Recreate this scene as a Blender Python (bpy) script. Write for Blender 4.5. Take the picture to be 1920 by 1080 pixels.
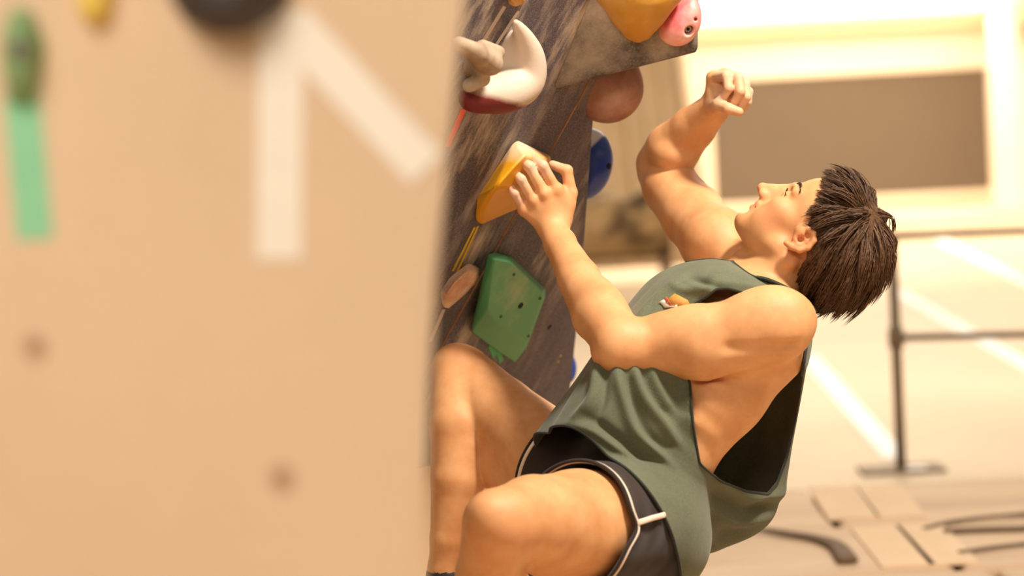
import bpy, bmesh, math, random
import numpy as np
from mathutils import Matrix, Vector
random.seed(7)
rng = np.random.default_rng(7)
scn = bpy.context.scene
for o in list(bpy.data.objects):
    bpy.data.objects.remove(o)
col = scn.collection

# ------------------------------------------------------------------ camera
FPX = 85.0 / 36.0 * 1920.0
CAM = np.array([0.0, 0.0, 1.54])
RM = Matrix.Rotation(math.radians(90 - 4.18), 3, 'X') @ Matrix.Rotation(math.radians(-3.0), 3, 'Z')
R = np.array(RM)
cd = bpy.data.cameras.new('camera')
cd.lens = 85.0
cd.sensor_width = 36.0
cd.clip_end = 200
cd.dof.use_dof = True
cd.dof.focus_distance = 4.13
cd.dof.aperture_fstop = 2.5
cam = bpy.data.objects.new('camera', cd)
col.objects.link(cam)
cam.matrix_world = Matrix.Translation(Vector(CAM)) @ RM.to_4x4()
scn.camera = cam

# ------------------------------------------------------------------ world, lights, exposure
scn.view_settings.view_transform = 'Standard'
scn.view_settings.look = 'None'
scn.view_settings.exposure = 0.0
scn.view_settings.gamma = 1.0
world = bpy.data.worlds.new('gym_air')
scn.world = world
world.use_nodes = True
wb = world.node_tree.nodes['Background']
wb.inputs['Color'].default_value = (1.0, 0.84, 0.63, 1)
wb.inputs['Strength'].default_value = 0.31


def area(name, loc, target, size, energy, color=(1, 0.905, 0.79), sizey=None):
    ld = bpy.data.lights.new(name, 'AREA')
    ld.energy = energy
    ld.color = color
    ld.size = size
    if sizey:
        ld.shape = 'RECTANGLE'
        ld.size_y = sizey
    o = bpy.data.objects.new(name, ld)
    col.objects.link(o)
    o.location = loc
    o.rotation_euler = (Vector(target) - Vector(loc)).to_track_quat('-Z', 'Y').to_euler()
    return o


area('ceiling_lamp_over_climber', (1.6, 2.9, 4.3), (0.3, 4.2, 1.3), 0.5, 255)
area('ceiling_lamp_behind_photographer', (-0.9, -1.0, 3.9), (-0.4, 1.9, 1.4), 1.6, 124)  # added fill lamp that brightens the beige foreground wall
area('ceiling_lamp_over_hall', (2.0, 12.5, 5.0), (2.0, 13.0, 0.0), 5.0, 360, sizey=4.0)
area('ceiling_lamp_by_back_wall', (3.5, 22.5, 5.0), (3.5, 24.0, 0.0), 8.0, 820, sizey=3.0)


# ------------------------------------------------------------------ coordinate helpers
def cs(px, py, d):
    """pixel + depth -> camera-space point"""
    return np.array([(px - 960.0) / FPX * d, (540.0 - py) / FPX * d, -d])


def c2w(P):
    P = np.asarray(P, float)
    return P @ R.T + CAM


def w2c(P):
    return (np.asarray(P, float) - CAM) @ R


def proj(P):
    """camera-space points -> pixels"""
    P = np.asarray(P, float)
    d = -P[..., 2]
    return np.stack([P[..., 0] / d * FPX + 960.0, 540.0 - P[..., 1] / d * FPX], -1)


def ray(px, py):
    return R @ np.array([(px - 960.0) / FPX, (540.0 - py) / FPX, -1.0])


def G(px, py, z=0.0):
    """pixel -> world point on the horizontal plane z"""
    r = ray(px, py)
    t = (z - CAM[2]) / r[2]
    return CAM + r * t


def AT(px, py, y):
    """pixel -> world point on the vertical plane Y = y"""
    r = ray(px, py)
    return CAM + r * (y / r[1])


def nrm(v):
    v = np.asarray(v, float)
    return v / np.linalg.norm(v)


# ------------------------------------------------------------------ materials
def lin(c):
    c = np.asarray(c, float) / 255.0
    return tuple(np.where(c <= 0.04045, c / 12.92, ((c + 0.055) / 1.055) ** 2.4)) + (1.0,)


def new_mat(name):
    m = bpy.data.materials.new(name)
    m.use_nodes = True
    nt = m.node_tree
    return m, nt, nt.nodes['Principled BSDF']


def noise(nt, scale, detail=4, rough=0.55, vec=None, stretch=None, coord='Object', rot=None):
    n = nt.nodes.new('ShaderNodeTexNoise')
    n.inputs['Scale'].default_value = scale
    n.inputs['Detail'].default_value = detail
    n.inputs['Roughness'].default_value = rough
    if vec is None:
        tc = nt.nodes.new('ShaderNodeTexCoord')
        vec = tc.outputs[coord]
    if stretch or rot:
        mp = nt.nodes.new('ShaderNodeMapping')
        if stretch:
            mp.inputs['Scale'].default_value = stretch
        if rot:
            mp.inputs['Rotation'].default_value = rot
        nt.links.new(vec, mp.inputs['Vector'])
        vec = mp.outputs['Vector']
    nt.links.new(vec, n.inputs['Vector'])
    return n


def ramp(nt, src, lo, hi, c0=(0, 0, 0, 1), c1=(1, 1, 1, 1)):
    r = nt.nodes.new('ShaderNodeValToRGB')
    r.color_ramp.elements[0].position = lo
    r.color_ramp.elements[0].color = c0
    r.color_ramp.elements[1].position = hi
    r.color_ramp.elements[1].color = c1
    nt.links.new(src, r.inputs['Fac'])
    return r


def mix(nt, fac, a, b, mode='MIX'):
    m = nt.nodes.new('ShaderNodeMix')
    m.data_type = 'RGBA'
    m.blend_type = mode
    for sock, v in ((m.inputs[0], fac), (m.inputs[6], a), (m.inputs[7], b)):
        if hasattr(v, 'is_linked'):
            nt.links.new(v, sock)
        else:
            sock.default_value = v
    return m.outputs[2]


def bump(nt, b, src, strength, dist=0.002):
    bp = nt.nodes.new('ShaderNodeBump')
    bp.inputs['Strength'].default_value = strength
    bp.inputs['Distance'].default_value = dist
    nt.links.new(src, bp.inputs['Height'])
    nt.links.new(bp.outputs['Normal'], b.inputs['Normal'])


def attr(nt, name):
    a = nt.nodes.new('ShaderNodeAttribute')
    a.attribute_name = name
    return a


def simple(name, c, rough=0.6, var=0.12, scale=12.0, bmp=0.0, bscale=60.0, c2=None, metal=0.0, lo=0.35, hi=0.65, stretch=None, spec=None):
    m, nt, b = new_mat(name)
    cl = lin(c)
    dl = lin(c2) if c2 is not None else tuple(x * (1 - var) for x in cl[:3]) + (1,)
    n = noise(nt, scale, stretch=stretch)
    r = ramp(nt, n.outputs['Fac'], lo, hi, dl, cl)
    nt.links.new(r.outputs['Color'], b.inputs['Base Color'])
    b.inputs['Roughness'].default_value = rough
    b.inputs['Metallic'].default_value = metal
    if spec is not None:
        b.inputs['Specular IOR Level'].default_value = spec
    if bmp:
        n2 = noise(nt, bscale, 5)
        bump(nt, b, n2.outputs['Fac'], bmp)
    return m


def emit(name, c, s):
    m, nt, b = new_mat(name)
    b.inputs['Base Color'].default_value = lin(c)
    b.inputs['Emission Color'].default_value = lin(c)
    b.inputs['Emission Strength'].default_value = s
    return m


# ------------------------------------------------------------------ object helpers
def link(name, me, mat, parent=None, smooth=True):
    o = bpy.data.objects.new(name, me)
    col.objects.link(o)
    if mat is not None:
        for m in (mat if isinstance(mat, (list, tuple)) else [mat]):
            me.materials.append(m)
    if parent is not None:
        put(o, parent)
    if smooth and len(me.polygons):
        me.polygons.foreach_set('use_smooth', np.ones(len(me.polygons), dtype=bool))
    return o


def tag(o, label, cat, group=None):
    o['label'] = label
    o['category'] = cat
    if group:
        o['group'] = group
    return o


def struct(o):
    o['kind'] = 'structure'
    return o


def empty(name, loc):
    o = bpy.data.objects.new(name, None)
    col.objects.link(o)
    o.location = tuple(loc)
    o.empty_display_size = 0.1
    bpy.context.view_layer.update()
    return o


def put(o, parent):
    """parent while keeping the world position (meshes carry world coordinates)"""
    o.parent = parent
    o.matrix_parent_inverse = Matrix.Translation(-parent.matrix_basis.to_translation()) if parent.type == 'EMPTY' else Matrix.Identity(4)
    return o


def mesh_np(name, V, F):
    """V (n,3), F: (m,3) or (m,4) array, or list of faces"""
    me = bpy.data.meshes.new(name)
    if isinstance(F, np.ndarray):
        k = F.shape[1]
        me.vertices.add(len(V))
        me.vertices.foreach_set('co', np.asarray(V, np.float32).ravel())
        me.loops.add(F.size)
        me.loops.foreach_set('vertex_index', F.astype(np.int32).ravel())
        me.polygons.add(len(F))
        me.polygons.foreach_set('loop_start', (np.arange(len(F)) * k).astype(np.int32))
        me.update(calc_edges=True)
        me.validate()
    else:
        me.from_pydata([tuple(v) for v in V], [], F)
        me.update()
    return me


def set_attr(me, name, vals):
    a = me.attributes.new(name, 'FLOAT', 'POINT')
    a.data.foreach_set('value', np.asarray(vals, np.float32))


def bm_mesh(name, bm):
    bmesh.ops.recalc_face_normals(bm, faces=bm.faces)
    me = bpy.data.meshes.new(name)
    bm.to_mesh(me)
    bm.free()
    return me


def hull_mesh(name, pts, bev=0.004, seg=3):
    bm = bmesh.new()
    vs = [bm.verts.new(tuple(p)) for p in pts]
    r = bmesh.ops.convex_hull(bm, input=vs)
    dead = [v for v in bm.verts if not v.link_faces]
    for v in dead:
        bm.verts.remove(v)
    bmesh.ops.recalc_face_normals(bm, faces=bm.faces)
    bmesh.ops.dissolve_limit(bm, angle_limit=math.radians(4), verts=bm.verts, edges=bm.edges)
    if bev:
        bmesh.ops.bevel(bm, geom=list(bm.edges), offset=bev, segments=seg, affect='EDGES', profile=0.5, clamp_overlap=True)
    bmesh.ops.triangulate(bm, faces=[f for f in bm.faces if len(f.verts) > 4])
    return bm_mesh(name, bm)


def prism(name, poly, off, bev=0.0):
    """polygon (list of 3-D points) extruded by vector off"""
    bm = bmesh.new()
    a = [bm.verts.new(tuple(p)) for p in poly]
    b = [bm.verts.new(tuple(np.asarray(p) + off)) for p in poly]
    n = len(poly)
    bm.faces.new(a)
    bm.faces.new(b[::-1])
    for i in range(n):
        bm.faces.new((a[i], a[(i + 1) % n], b[(i + 1) % n], b[i]))
    bmesh.ops.recalc_face_normals(bm, faces=bm.faces)
    if bev:
        bmesh.ops.bevel(bm, geom=list(bm.edges), offset=bev, segments=2, affect='EDGES', profile=0.5, clamp_overlap=True)
    return bm_mesh(name, bm)


def box(name, lo, hi, bev=0.0):
    (x0, y0, z0), (x1, y1, z1) = lo, hi
    return prism(name, [(x0, y0, z0), (x1, y0, z0), (x1, y1, z0), (x0, y1, z0)], np.array([0, 0, z1 - z0]), bev)


def tube_arrays(P, rad, sides=8, closed=False, flat=None):
    """sweep; flat=(vector, factor) squeezes the section along a vector"""
    P = np.asarray(P, float)
    n = len(P)
    rad = np.broadcast_to(np.asarray(rad, float), (n,))
    T = np.zeros_like(P)
    if closed:
        T = np.roll(P, -1, 0) - np.roll(P, 1, 0)
    else:
        T[1:-1] = P[2:] - P[:-2]
        T[0] = P[1] - P[0]
        T[-1] = P[-1] - P[-2]
    T /= np.linalg.norm(T, axis=1)[:, None] + 1e-12
    ref = np.array([0.3, 0.2, 0.93]) if abs(T[0] @ nrm([0.3, 0.2, 0.93])) < 0.9 else np.array([1.0, 0, 0])
    N = np.zeros_like(P)
    v = nrm(np.cross(T[0], ref))
    for i in range(n):
        v = v - (v @ T[i]) * T[i]
        v = nrm(v)
        N[i] = v
    B = np.cross(T, N)
    a = np.arange(sides) * 2 * math.pi / sides
    ring = N[:, None, :] * np.cos(a)[None, :, None] + B[:, None, :] * np.sin(a)[None, :, None]
    off = ring * rad[:, None, None]
    if flat is not None:
        f = nrm(flat[0])
        off = off - (off @ f)[..., None] * f * (1 - flat[1])
    V = (P[:, None, :] + off).reshape(-1, 3)
    F = []
    m = n if closed else n - 1
    for i in range(m):
        j = (i + 1) % n
        for k in range(sides):
            l = (k + 1) % sides
            F.append((i * sides + k, i * sides + l, j * sides + l, j * sides + k))
    if not closed:
        F.append(tuple(range(sides))[::-1])
        F.append(tuple(range((n - 1) * sides, n * sides)))
    return V, F


def tube(name, P, rad, mat, parent=None, sides=8, closed=False, flat=None):
    V, F = tube_arrays(P, rad, sides, closed, flat)
    return link(name, mesh_np(name, V, F), mat, parent)


def spline(P, n):
    """Catmull-Rom through control rows, n samples"""
    P = np.asarray(P, float)
    k = len(P)
    Q = np.vstack([2 * P[0] - P[1], P, 2 * P[-1] - P[-2]])
    t = np.linspace(0, k - 1 - 1e-9, n)
    i = t.astype(int)
    f = (t - i)[:, None]
    a, b, c, d = Q[i], Q[i + 1], Q[i + 2], Q[i + 3]
    return 0.5 * ((2 * b) + (-a + c) * f + (2 * a - 5 * b + 4 * c - d) * f ** 2 + (-a + 3 * b - 3 * c + d) * f ** 3)


def strip(name, A, B, width, up, thick, mat, parent=None):
    """a flat bar from A to B, width across, thick along up"""
    A, B, up = np.asarray(A, float), np.asarray(B, float), nrm(up)
    s = nrm(np.cross(B - A, up)) * width / 2
    return link(name, prism(name, [A - s, B - s, B + s, A + s], up * thick), mat, parent, smooth=False)


# ------------------------------------------------------------------ signed-distance modelling
class Field:
    def __init__(self, lo, hi, h):
        self.lo = np.asarray(lo, float)
        self.h = h
        self.n = np.ceil((np.asarray(hi, float) - self.lo) / h).astype(int) + 1
        self.a = np.full(self.n, 1.0, np.float32)

    def sl(self, lo, hi):
        i0 = np.clip(np.floor((lo - self.lo) / self.h).astype(int), 0, self.n)
        i1 = np.clip(np.ceil((hi - self.lo) / self.h).astype(int) + 1, 0, self.n)
        if np.any(i1 <= i0):
            return None
        ax = [(self.lo[q] + np.arange(i0[q], i1[q]) * self.h).astype(np.float32) for q in range(3)]
        return (slice(i0[0], i1[0]), slice(i0[1], i1[1]), slice(i0[2], i1[2])), ax[0][:, None, None], ax[1][None, :, None], ax[2][None, None, :]

    def _put(self, s, d, k, sub):
        a = self.a[s]
        if sub:
            d = -d
            if k > 0:
                hh = np.maximum(k - np.abs(a - d), 0) / k
                self.a[s] = np.maximum(a, d) + hh * hh * k * 0.25
            else:
                self.a[s] = np.maximum(a, d)
        elif k > 0:
            hh = np.maximum(k - np.abs(a - d), 0) / k
            self.a[s] = np.minimum(a, d) - hh * hh * k * 0.25
        else:
            self.a[s] = np.minimum(a, d)

    def cone(self, A, B, r1, r2, k=0.01, sq=None, sub=False):
        """tapered capsule; sq=(dir, factor) stretches the section along dir"""
        A, B = np.asarray(A, float), np.asarray(B, float)
        f = max(1.0, sq[1]) if sq else 1.0
        m = max(r1, r2) * f + k + 3 * self.h
        z = self.sl(np.minimum(A, B) - m, np.maximum(A, B) + m)
        if z is None:
            return
        s, X, Y, Z = z
        x, y, zz = X - A[0], Y - A[1], Z - A[2]
        ba = (B - A)
        if sq:
            q = nrm(sq[0])
            g = (1 - 1 / sq[1])
            t = (x * q[0] + y * q[1] + zz * q[2]) * g
            x, y, zz = x - t * q[0], y - t * q[1], zz - t * q[2]
            ba = ba - (ba @ q) * g * q
        l2 = max(ba @ ba, 1e-12)
        t = np.clip((x * ba[0] + y * ba[1] + zz * ba[2]) / l2, 0, 1)
        d = np.sqrt((x - t * ba[0]) ** 2 + (y - t * ba[1]) ** 2 + (zz - t * ba[2]) ** 2) - (r1 + (r2 - r1) * t)
        self._put(s, d.astype(np.float32), k, sub)

    def chain(self, P, rr, k=0.01, sq=None):
        for i in range(len(P) - 1):
            self.cone(P[i], P[i + 1], rr[i], rr[i + 1], k if i == 0 else min(k, 0.006), sq)

    def ell(self, C, ax, rad, k=0.01, sub=False):
        C = np.asarray(C, float)
        m = max(rad) + k + 3 * self.h
        z = self.sl(C - m, C + m)
        if z is None:
            return
        s, X, Y, Z = z
        x, y, zz = X - C[0], Y - C[1], Z - C[2]
        k0 = 0
        k1 = 0
        for q, r in zip(ax, rad):
            t = (x * q[0] + y * q[1] + zz * q[2]) / r
            k0 = k0 + t * t
            k1 = k1 + (t / r) ** 2
        k0 = np.sqrt(k0)
        k1 = np.sqrt(k1) + 1e-9
        self._put(s, (k0 * (k0 - 1) / k1).astype(np.float32), k, sub)

    def ball(self, C, r, k=0.01, sub=False):
        self.ell(C, np.eye(3), (r, r, r), k, sub)

    def mesh(self):
        a = self.a
        ins = a < 0
        c = ins[:-1, :-1, :-1]
        al, an = c.copy(), c.copy()
        for dx in (0, 1):
            for dy in (0, 1):
                for dz in (0, 1):
                    v = ins[dx:ins.shape[0] - 1 + dx, dy:ins.shape[1] - 1 + dy, dz:ins.shape[2] - 1 + dz]
                    an |= v
                    al &= v
        act = an & ~al
        cn = np.array(act.shape)
        flat = np.flatnonzero(act)
        I = np.array(np.unravel_index(flat, act.shape)).T
        cor = np.array([(x, y, z) for x in (0, 1) for y in (0, 1) for z in (0, 1)])
        val = np.stack([a[I[:, 0] + q[0], I[:, 1] + q[1], I[:, 2] + q[2]] for q in cor], 1)
        acc = np.zeros((len(I), 3))
        cnt = np.zeros(len(I))
        for e0 in range(8):
            for e1 in range(e0 + 1, 8):
                if np.abs(cor[e0] - cor[e1]).sum() != 1:
                    continue
                v0, v1 = val[:, e0], val[:, e1]
                m = (v0 < 0) != (v1 < 0)
                t = np.where(m, v0 / np.where(v0 == v1, 1, v0 - v1), 0)
                p = cor[e0][None] + t[:, None] * (cor[e1] - cor[e0])[None]
                acc += np.where(m[:, None], p, 0)
                cnt += m
        V = (I + acc / cnt[:, None]) * self.h + self.lo
        FF = []
        st = np.array([cn[1] * cn[2], cn[2], 1])
        for axis in range(3):
            u, w = [(1, 2), (2, 0), (0, 1)][axis]
            s0 = [slice(1, -1)] * 3
            s1 = [slice(1, -1)] * 3
            s0[axis] = slice(0, -1)
            s1[axis] = slice(1, None)
            A0, A1 = ins[tuple(s0)], ins[tuple(s1)]
            base = np.ones(3, int)
            base[axis] = 0
            for cond, flip in ((A0 & ~A1, False), (~A0 & A1, True)):
                q = np.argwhere(cond) + base
                if not len(q):
                    continue
                eu = np.zeros(3, int)
                eu[u] = 1
                ew = np.zeros(3, int)
                ew[w] = 1
                idx = [(q - eu - ew) @ st, (q - ew) @ st, q @ st, (q - eu) @ st]
                f = np.stack([np.searchsorted(flat, i) for i in idx], 1)
                FF.append(f[:, ::-1] if flip else f)
        F = np.vstack(FF)
        return V, F


def smooth_mesh(V, F, it=2, lam=0.5):
    """Laplacian smoothing on a quad/tri mesh"""
    n = len(V)
    k = F.shape[1]
    a = np.concatenate([F[:, i] for i in range(k)] + [F[:, (i + 1) % k] for i in range(k)])
    b = np.concatenate([F[:, (i + 1) % k] for i in range(k)] + [F[:, i] for i in range(k)])
    cnt = np.bincount(a, minlength=n)[:, None]
    for _ in range(it):
        S = np.stack([np.bincount(a, weights=V[b, q], minlength=n) for q in range(3)], 1)
        V = V + lam * (S / np.maximum(cnt, 1) - V)
    return V


def clip_tris(V, T, g):
    """keep g < 0, cutting triangles cleanly; returns V, T and a vertex map"""
    V = list(map(tuple, V))
    g = list(g)
    out = []
    cut = {}
    G_ = np.asarray(g)
    s = (G_[T] < 0).sum(1)
    keep = T[s == 3]
    for tri in T[(s > 0) & (s < 3)]:
        poly = []
        for i in range(3):
            a, b = int(tri[i]), int(tri[(i + 1) % 3])
            ga, gb = g[a], g[b]
            if ga < 0:
                poly.append(a)
            if (ga < 0) != (gb < 0):
                key = (min(a, b), max(a, b))
                if key not in cut:
                    t = ga / (ga - gb)
                    if a > b:
                        t = 1 - t
                    lo, hi = key
                    p0, p1 = V[lo], V[hi]
                    tt = g[lo] / (g[lo] - g[hi])
                    cut[key] = len(V)
                    V.append(tuple(p0[q] + (p1[q] - p0[q]) * tt for q in range(3)))
                poly.append(cut[key])
        for i in range(1, len(poly) - 1):
            out.append((poly[0], poly[i], poly[i + 1]))
    T2 = np.vstack([keep, np.array(out, int).reshape(-1, 3)])
    used = np.unique(T2)
    mp = np.full(len(V), -1)
    mp[used] = np.arange(len(used))
    return np.array(V)[used], mp[T2]


def quads_to_tris(F):
    return np.vstack([F[:, [0, 1, 2]], F[:, [0, 2, 3]]])


def boundary_loops(T):
    from collections import defaultdict
    e = defaultdict(int)
    dirn = {}
    for a, b, c in T:
        for u, v in ((a, b), (b, c), (c, a)):
            e[(min(u, v), max(u, v))] += 1
            dirn[(min(u, v), max(u, v))] = (u, v)
    nx = {}
    for k_, n in e.items():
        if n == 1:
            u, v = dirn[k_]
            nx[u] = v
    loops = []
    while nx:
        s, v = next(iter(nx.items()))
        loop = [s]
        del nx[s]
        while v in nx:
            loop.append(v)
            v2 = nx.pop(v)
            v = v2
        loops.append((loop, v == s))
    return loops


def pip_sd(pts, poly):
    """signed distance (px) to polygon, negative inside"""
    poly = np.asarray(poly, float)
    n = len(poly)
    dmin = np.full(len(pts), 1e9)
    inside = np.zeros(len(pts), bool)
    for i in range(n):
        a, b = poly[i], poly[(i + 1) % n]
        ab = b - a
        t = np.clip(((pts - a) @ ab) / (ab @ ab), 0, 1)
        dmin = np.minimum(dmin, np.linalg.norm(pts - a - t[:, None] * ab, axis=1))
        c = (a[1] > pts[:, 1]) != (b[1] > pts[:, 1])
        with np.errstate(divide='ignore', invalid='ignore'):
            xx = (b[0] - a[0]) * (pts[:, 1] - a[1]) / (b[1] - a[1]) + a[0]
        inside ^= c & (pts[:, 0] < xx)
    return np.where(inside, -dmin, dmin)


def fold_at(pts, poly, w, tip=0.25):
    """1 on the line, falling off across it and towards its ends"""
    poly = spline(np.asarray(poly, float), 30)
    best = np.zeros(len(pts))
    for i in range(len(poly) - 1):
        a, b = poly[i], poly[i + 1]
        ab = b - a
        t = np.clip(((pts - a) @ ab) / (ab @ ab + 1e-9), 0, 1)
        d = np.linalg.norm(pts - a - t[:, None] * ab, axis=1)
        s = (i + t) / (len(poly) - 1)
        env = np.clip(np.minimum(s, 1 - s) / tip, 0, 1)
        env = env * env * (3 - 2 * env)
        best = np.maximum(best, env * np.exp(-(d / w) ** 2))
    return best


def line_dist(pts, poly):
    poly = np.asarray(poly, float)
    d = np.full(len(pts), 1e9)
    for i in range(len(poly) - 1):
        a, b = poly[i], poly[i + 1]
        ab = b - a
        t = np.clip(((pts - a) @ ab) / (ab @ ab), 0, 1)
        d = np.minimum(d, np.linalg.norm(pts - a - t[:, None] * ab, axis=1))
    return d
# ------------------------------------------------------------------ shared materials
M = {}
M['beige_wall'] = simple('beige_painted_ply', (229, 199, 165), 0.75, 0.06, 5.0, 0.15, 140.0)
M['cream_wall'] = simple('cream_painted_wall', (240, 224, 200), 0.8, 0.04, 2.0)
M['floor'] = simple('pale_hall_floor', (218, 195, 163), 0.45, 0.06, 0.7, c2=(206, 181, 148))
M['stripe'] = simple('white_floor_paint', (255, 252, 245), 0.5, 0.03, 3.0)
M['mat_vinyl'] = simple('tan_mat_vinyl', (216, 182, 144), 0.55, 0.3, 1.3, 0.5, 9.0, c2=(186, 152, 117), stretch=(0.5, 2.5, 1))
M['mat_side'] = M['mat_vinyl']
M['mat_strip'] = simple('pale_velcro_strip', (232, 198, 158), 0.7, 0.08, 6.0)
M['dark_strap'] = simple('dark_strap_web', (122, 98, 76), 0.8, 0.2, 30.0)
M['rail_metal'] = simple('dull_rail_metal', (126, 104, 80), 0.45, 0.15, 8.0, metal=0.3)
M['panel_dark'] = simple('taupe_wall_panel', (98, 81, 60), 0.7, 0.06, 1.2)
M['frame_cream'] = simple('cream_trim', (236, 216, 186), 0.7, 0.04, 2.0)
M['beam'] = simple('warm_beam', (226, 198, 160), 0.75, 0.06, 1.5)
M['curtain'] = simple('cream_curtain_cloth', (232, 208, 172), 0.85, 0.08, 3.0)
M['camo'] = simple('mottled_olive_cloth', (176, 142, 96), 0.85, 0.3, 3.2, c2=(84, 64, 40), lo=0.42, hi=0.58, stretch=(1, 1, 1.8))
M['chrome'] = simple('worn_steel', (150, 140, 128), 0.35, 0.2, 40.0, metal=0.9)
M['hole'] = simple('dark_bolt_hole', (24, 20, 18), 0.9, 0.2, 40.0)
M['ply_edge'] = simple('plywood_edge', (206, 160, 124), 0.75, 0.2, 60.0)
M['white_tape'] = simple('white_cloth_tape', (250, 240, 224), 0.7, 0.04, 30.0)
M['green_tape'] = simple('mint_green_tape', (146, 214, 168), 0.6, 0.05, 30.0)
M['green_tape2'] = simple('bright_green_tape', (60, 170, 110), 0.55, 0.05, 30.0)
M['yellow_tape'] = simple('yellow_tape', (226, 190, 30), 0.55, 0.06, 30.0)
M['red_tape'] = simple('red_orange_tape', (236, 84, 52), 0.55, 0.06, 30.0)
M['grey_tape'] = simple('dusty_white_tape', (208, 190, 170), 0.7, 0.12, 30.0)
M['fg_green'] = simple('sage_green_hold_plastic', (150, 180, 126), 0.6, 0.3, 30.0, c2=(108, 140, 90))
M['fg_yellow'] = simple('lemon_hold_plastic', (246, 214, 100), 0.6, 0.1, 30.0)
M['fg_dark'] = simple('black_hold_plastic', (66, 55, 52), 0.6, 0.2, 30.0)
M['lamp_glow'] = emit('lamp_diffuser_glow', (255, 240, 214), 2.2)
M['lamp_body'] = simple('lamp_housing', (236, 226, 208), 0.5, 0.03, 4.0)


def chalky(name, c, chalk, lo, hi, scale=14.0, rough=0.65, stretch=None, fine=0.0, use_attr=False, bmp=0.25, spots=None):
    """coloured plastic with chalk rubbed on; chalk amount from noise (and a 'chalk' vertex attribute)"""
    m, nt, b = new_mat(name)
    n = noise(nt, scale, 6, 0.6, stretch=stretch)
    fac = n.outputs['Fac']
    if use_attr:
        a = attr(nt, 'chalk')
        mt = nt.nodes.new('ShaderNodeMath')
        mt.operation = 'MULTIPLY_ADD'
        nt.links.new(fac, mt.inputs[0])
        mt.inputs[1].default_value = 0.5
        nt.links.new(a.outputs['Fac'], mt.inputs[2])
        fac = mt.outputs[0]
    r = ramp(nt, fac, lo, hi)
    cc = mix(nt, r.outputs['Color'], lin(c), lin(chalk))
    if fine:
        n2 = noise(nt, 260.0, 3, 0.7)
        r2 = ramp(nt, n2.outputs['Fac'], 0.52, 0.72)
        mt = nt.nodes.new('ShaderNodeMath')
        mt.operation = 'MULTIPLY'
        nt.links.new(r2.outputs['Color'], mt.inputs[0])
        mt.inputs[1].default_value = fine
        cc = mix(nt, mt.outputs[0], cc, lin(chalk))
    nt.links.new(cc, b.inputs['Base Color'])
    b.inputs['Roughness'].default_value = rough
    nb = noise(nt, 180.0, 4)
    bump(nt, b, nb.outputs['Fac'], bmp, 0.0012)
    return m


# ------------------------------------------------------------------ the setting: floor, back wall
wy = 26.0
struct(link('floor', box('floor', (-14, -3.0, -0.06), (20, 30, 0.0)), M['floor'], smooth=False))
struct(link('wall_back', box('wall_back', (-14, wy, 0), (20, wy + 0.2, 7.0)), M['cream_wall'], smooth=False))
struct(link('trim_1', box('trim_1', (-6, wy - 1.2, 0), (16, wy - 0.002, 0.27)), M['frame_cream'], smooth=False))
struct(link('wall_right', box('wall_right', (9.0, 14.0, 0), (9.2, wy, 7.0)), M['cream_wall'], smooth=False))

# beam along the back wall
a, b_ = AT(1330, 72, wy - 0.35), AT(1330, 36, wy - 0.35)
struct(link('trim_2', box('trim_2', (-1.0, wy - 0.35, a[2]), (9.0, wy - 0.004, b_[2])), M['beam'], smooth=False))

# dark taupe panel with a pale frame on the back wall
p0, p1 = AT(1332, 390, wy - 0.06), AT(1850, 126, wy - 0.06)
e = empty('wall_screen', ((p0[0] + p1[0]) / 2, wy - 0.06, p0[2]))
tag(e, 'wide taupe grey panel in a pale frame on the far cream wall', 'panel')
link('panel_board', box('panel_board', (p0[0] + 0.05, wy - 0.06, p0[2] + 0.03), (p1[0], wy - 0.025, p1[2])), M['panel_dark'], e, smooth=False)
for nm, lo, hi in (('frame_rail', (p0[0], wy - 0.09, p1[2]), (p1[0] + 0.03, wy - 0.003, p1[2] + 0.03)),
                   ('frame_rail', (p0[0], wy - 0.09, p0[2] - 0.02), (p1[0] + 0.08, wy - 0.003, p0[2] + 0.04)),
                   ('frame_stile', (p1[0], wy - 0.09, p0[2] + 0.04), (p1[0] + 0.08, wy - 0.003, p1[2])),
                   ('frame_stile', (p0[0], wy - 0.09, p0[2] + 0.04), (p0[0] + 0.06, wy - 0.003, p1[2]))):
    link(nm, box(nm, lo, hi), M['frame_cream'], e, smooth=False)

# white column beside the panel
q0, q1 = AT(1874, 392, wy - 0.9), AT(1925, 392, wy - 0.9)
e = empty('square_column', (q0[0] + 0.14, wy - 0.9, 0.27))
tag(e, 'tall cream square column beside the taupe panel', 'column')
link('shaft', box('shaft', (q0[0], wy - 0.9, 0.32), (q0[0] + 0.24, wy - 0.66, 6.2), 0.01), M['cream_wall'], e, smooth=False)
link('base', box('base', (q0[0] - 0.04, wy - 0.94, 0.27), (q0[0] + 0.28, wy - 0.62, 0.34), 0.01), M['frame_cream'], e, smooth=False)

# long glowing trough added to give the blown-out band above the beam
l0, l1 = AT(1250, 46, wy - 1.2), AT(1850, -60, wy - 1.2)
e = empty('light_trough', ((l0[0] + l1[0]) / 2, wy - 1.2, l0[2]))
tag(e, 'long glowing light trough above the beam on the far wall', 'lamp')
zb = AT(1500, 34, wy - 1.2)[2]
link('diffuser', box('diffuser', (l0[0], wy - 1.2, zb), (l1[0], wy - 0.6, zb + 0.5), 0.03), M['lamp_glow'], e, smooth=False)
link('housing', box('housing', (l0[0] - 0.05, wy - 1.25, zb + 0.5), (l1[0] + 0.05, wy - 0.55, zb + 0.62)), M['lamp_body'], e, smooth=False)
lt = area('light_trough_glow', ((l0[0] + l1[0]) / 2, wy - 0.9, zb - 0.03), ((l0[0] + l1[0]) / 2, wy - 0.9, 0), 3.4, 60, sizey=0.5)  # added lamp under the trough, throws its light downwards

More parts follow.
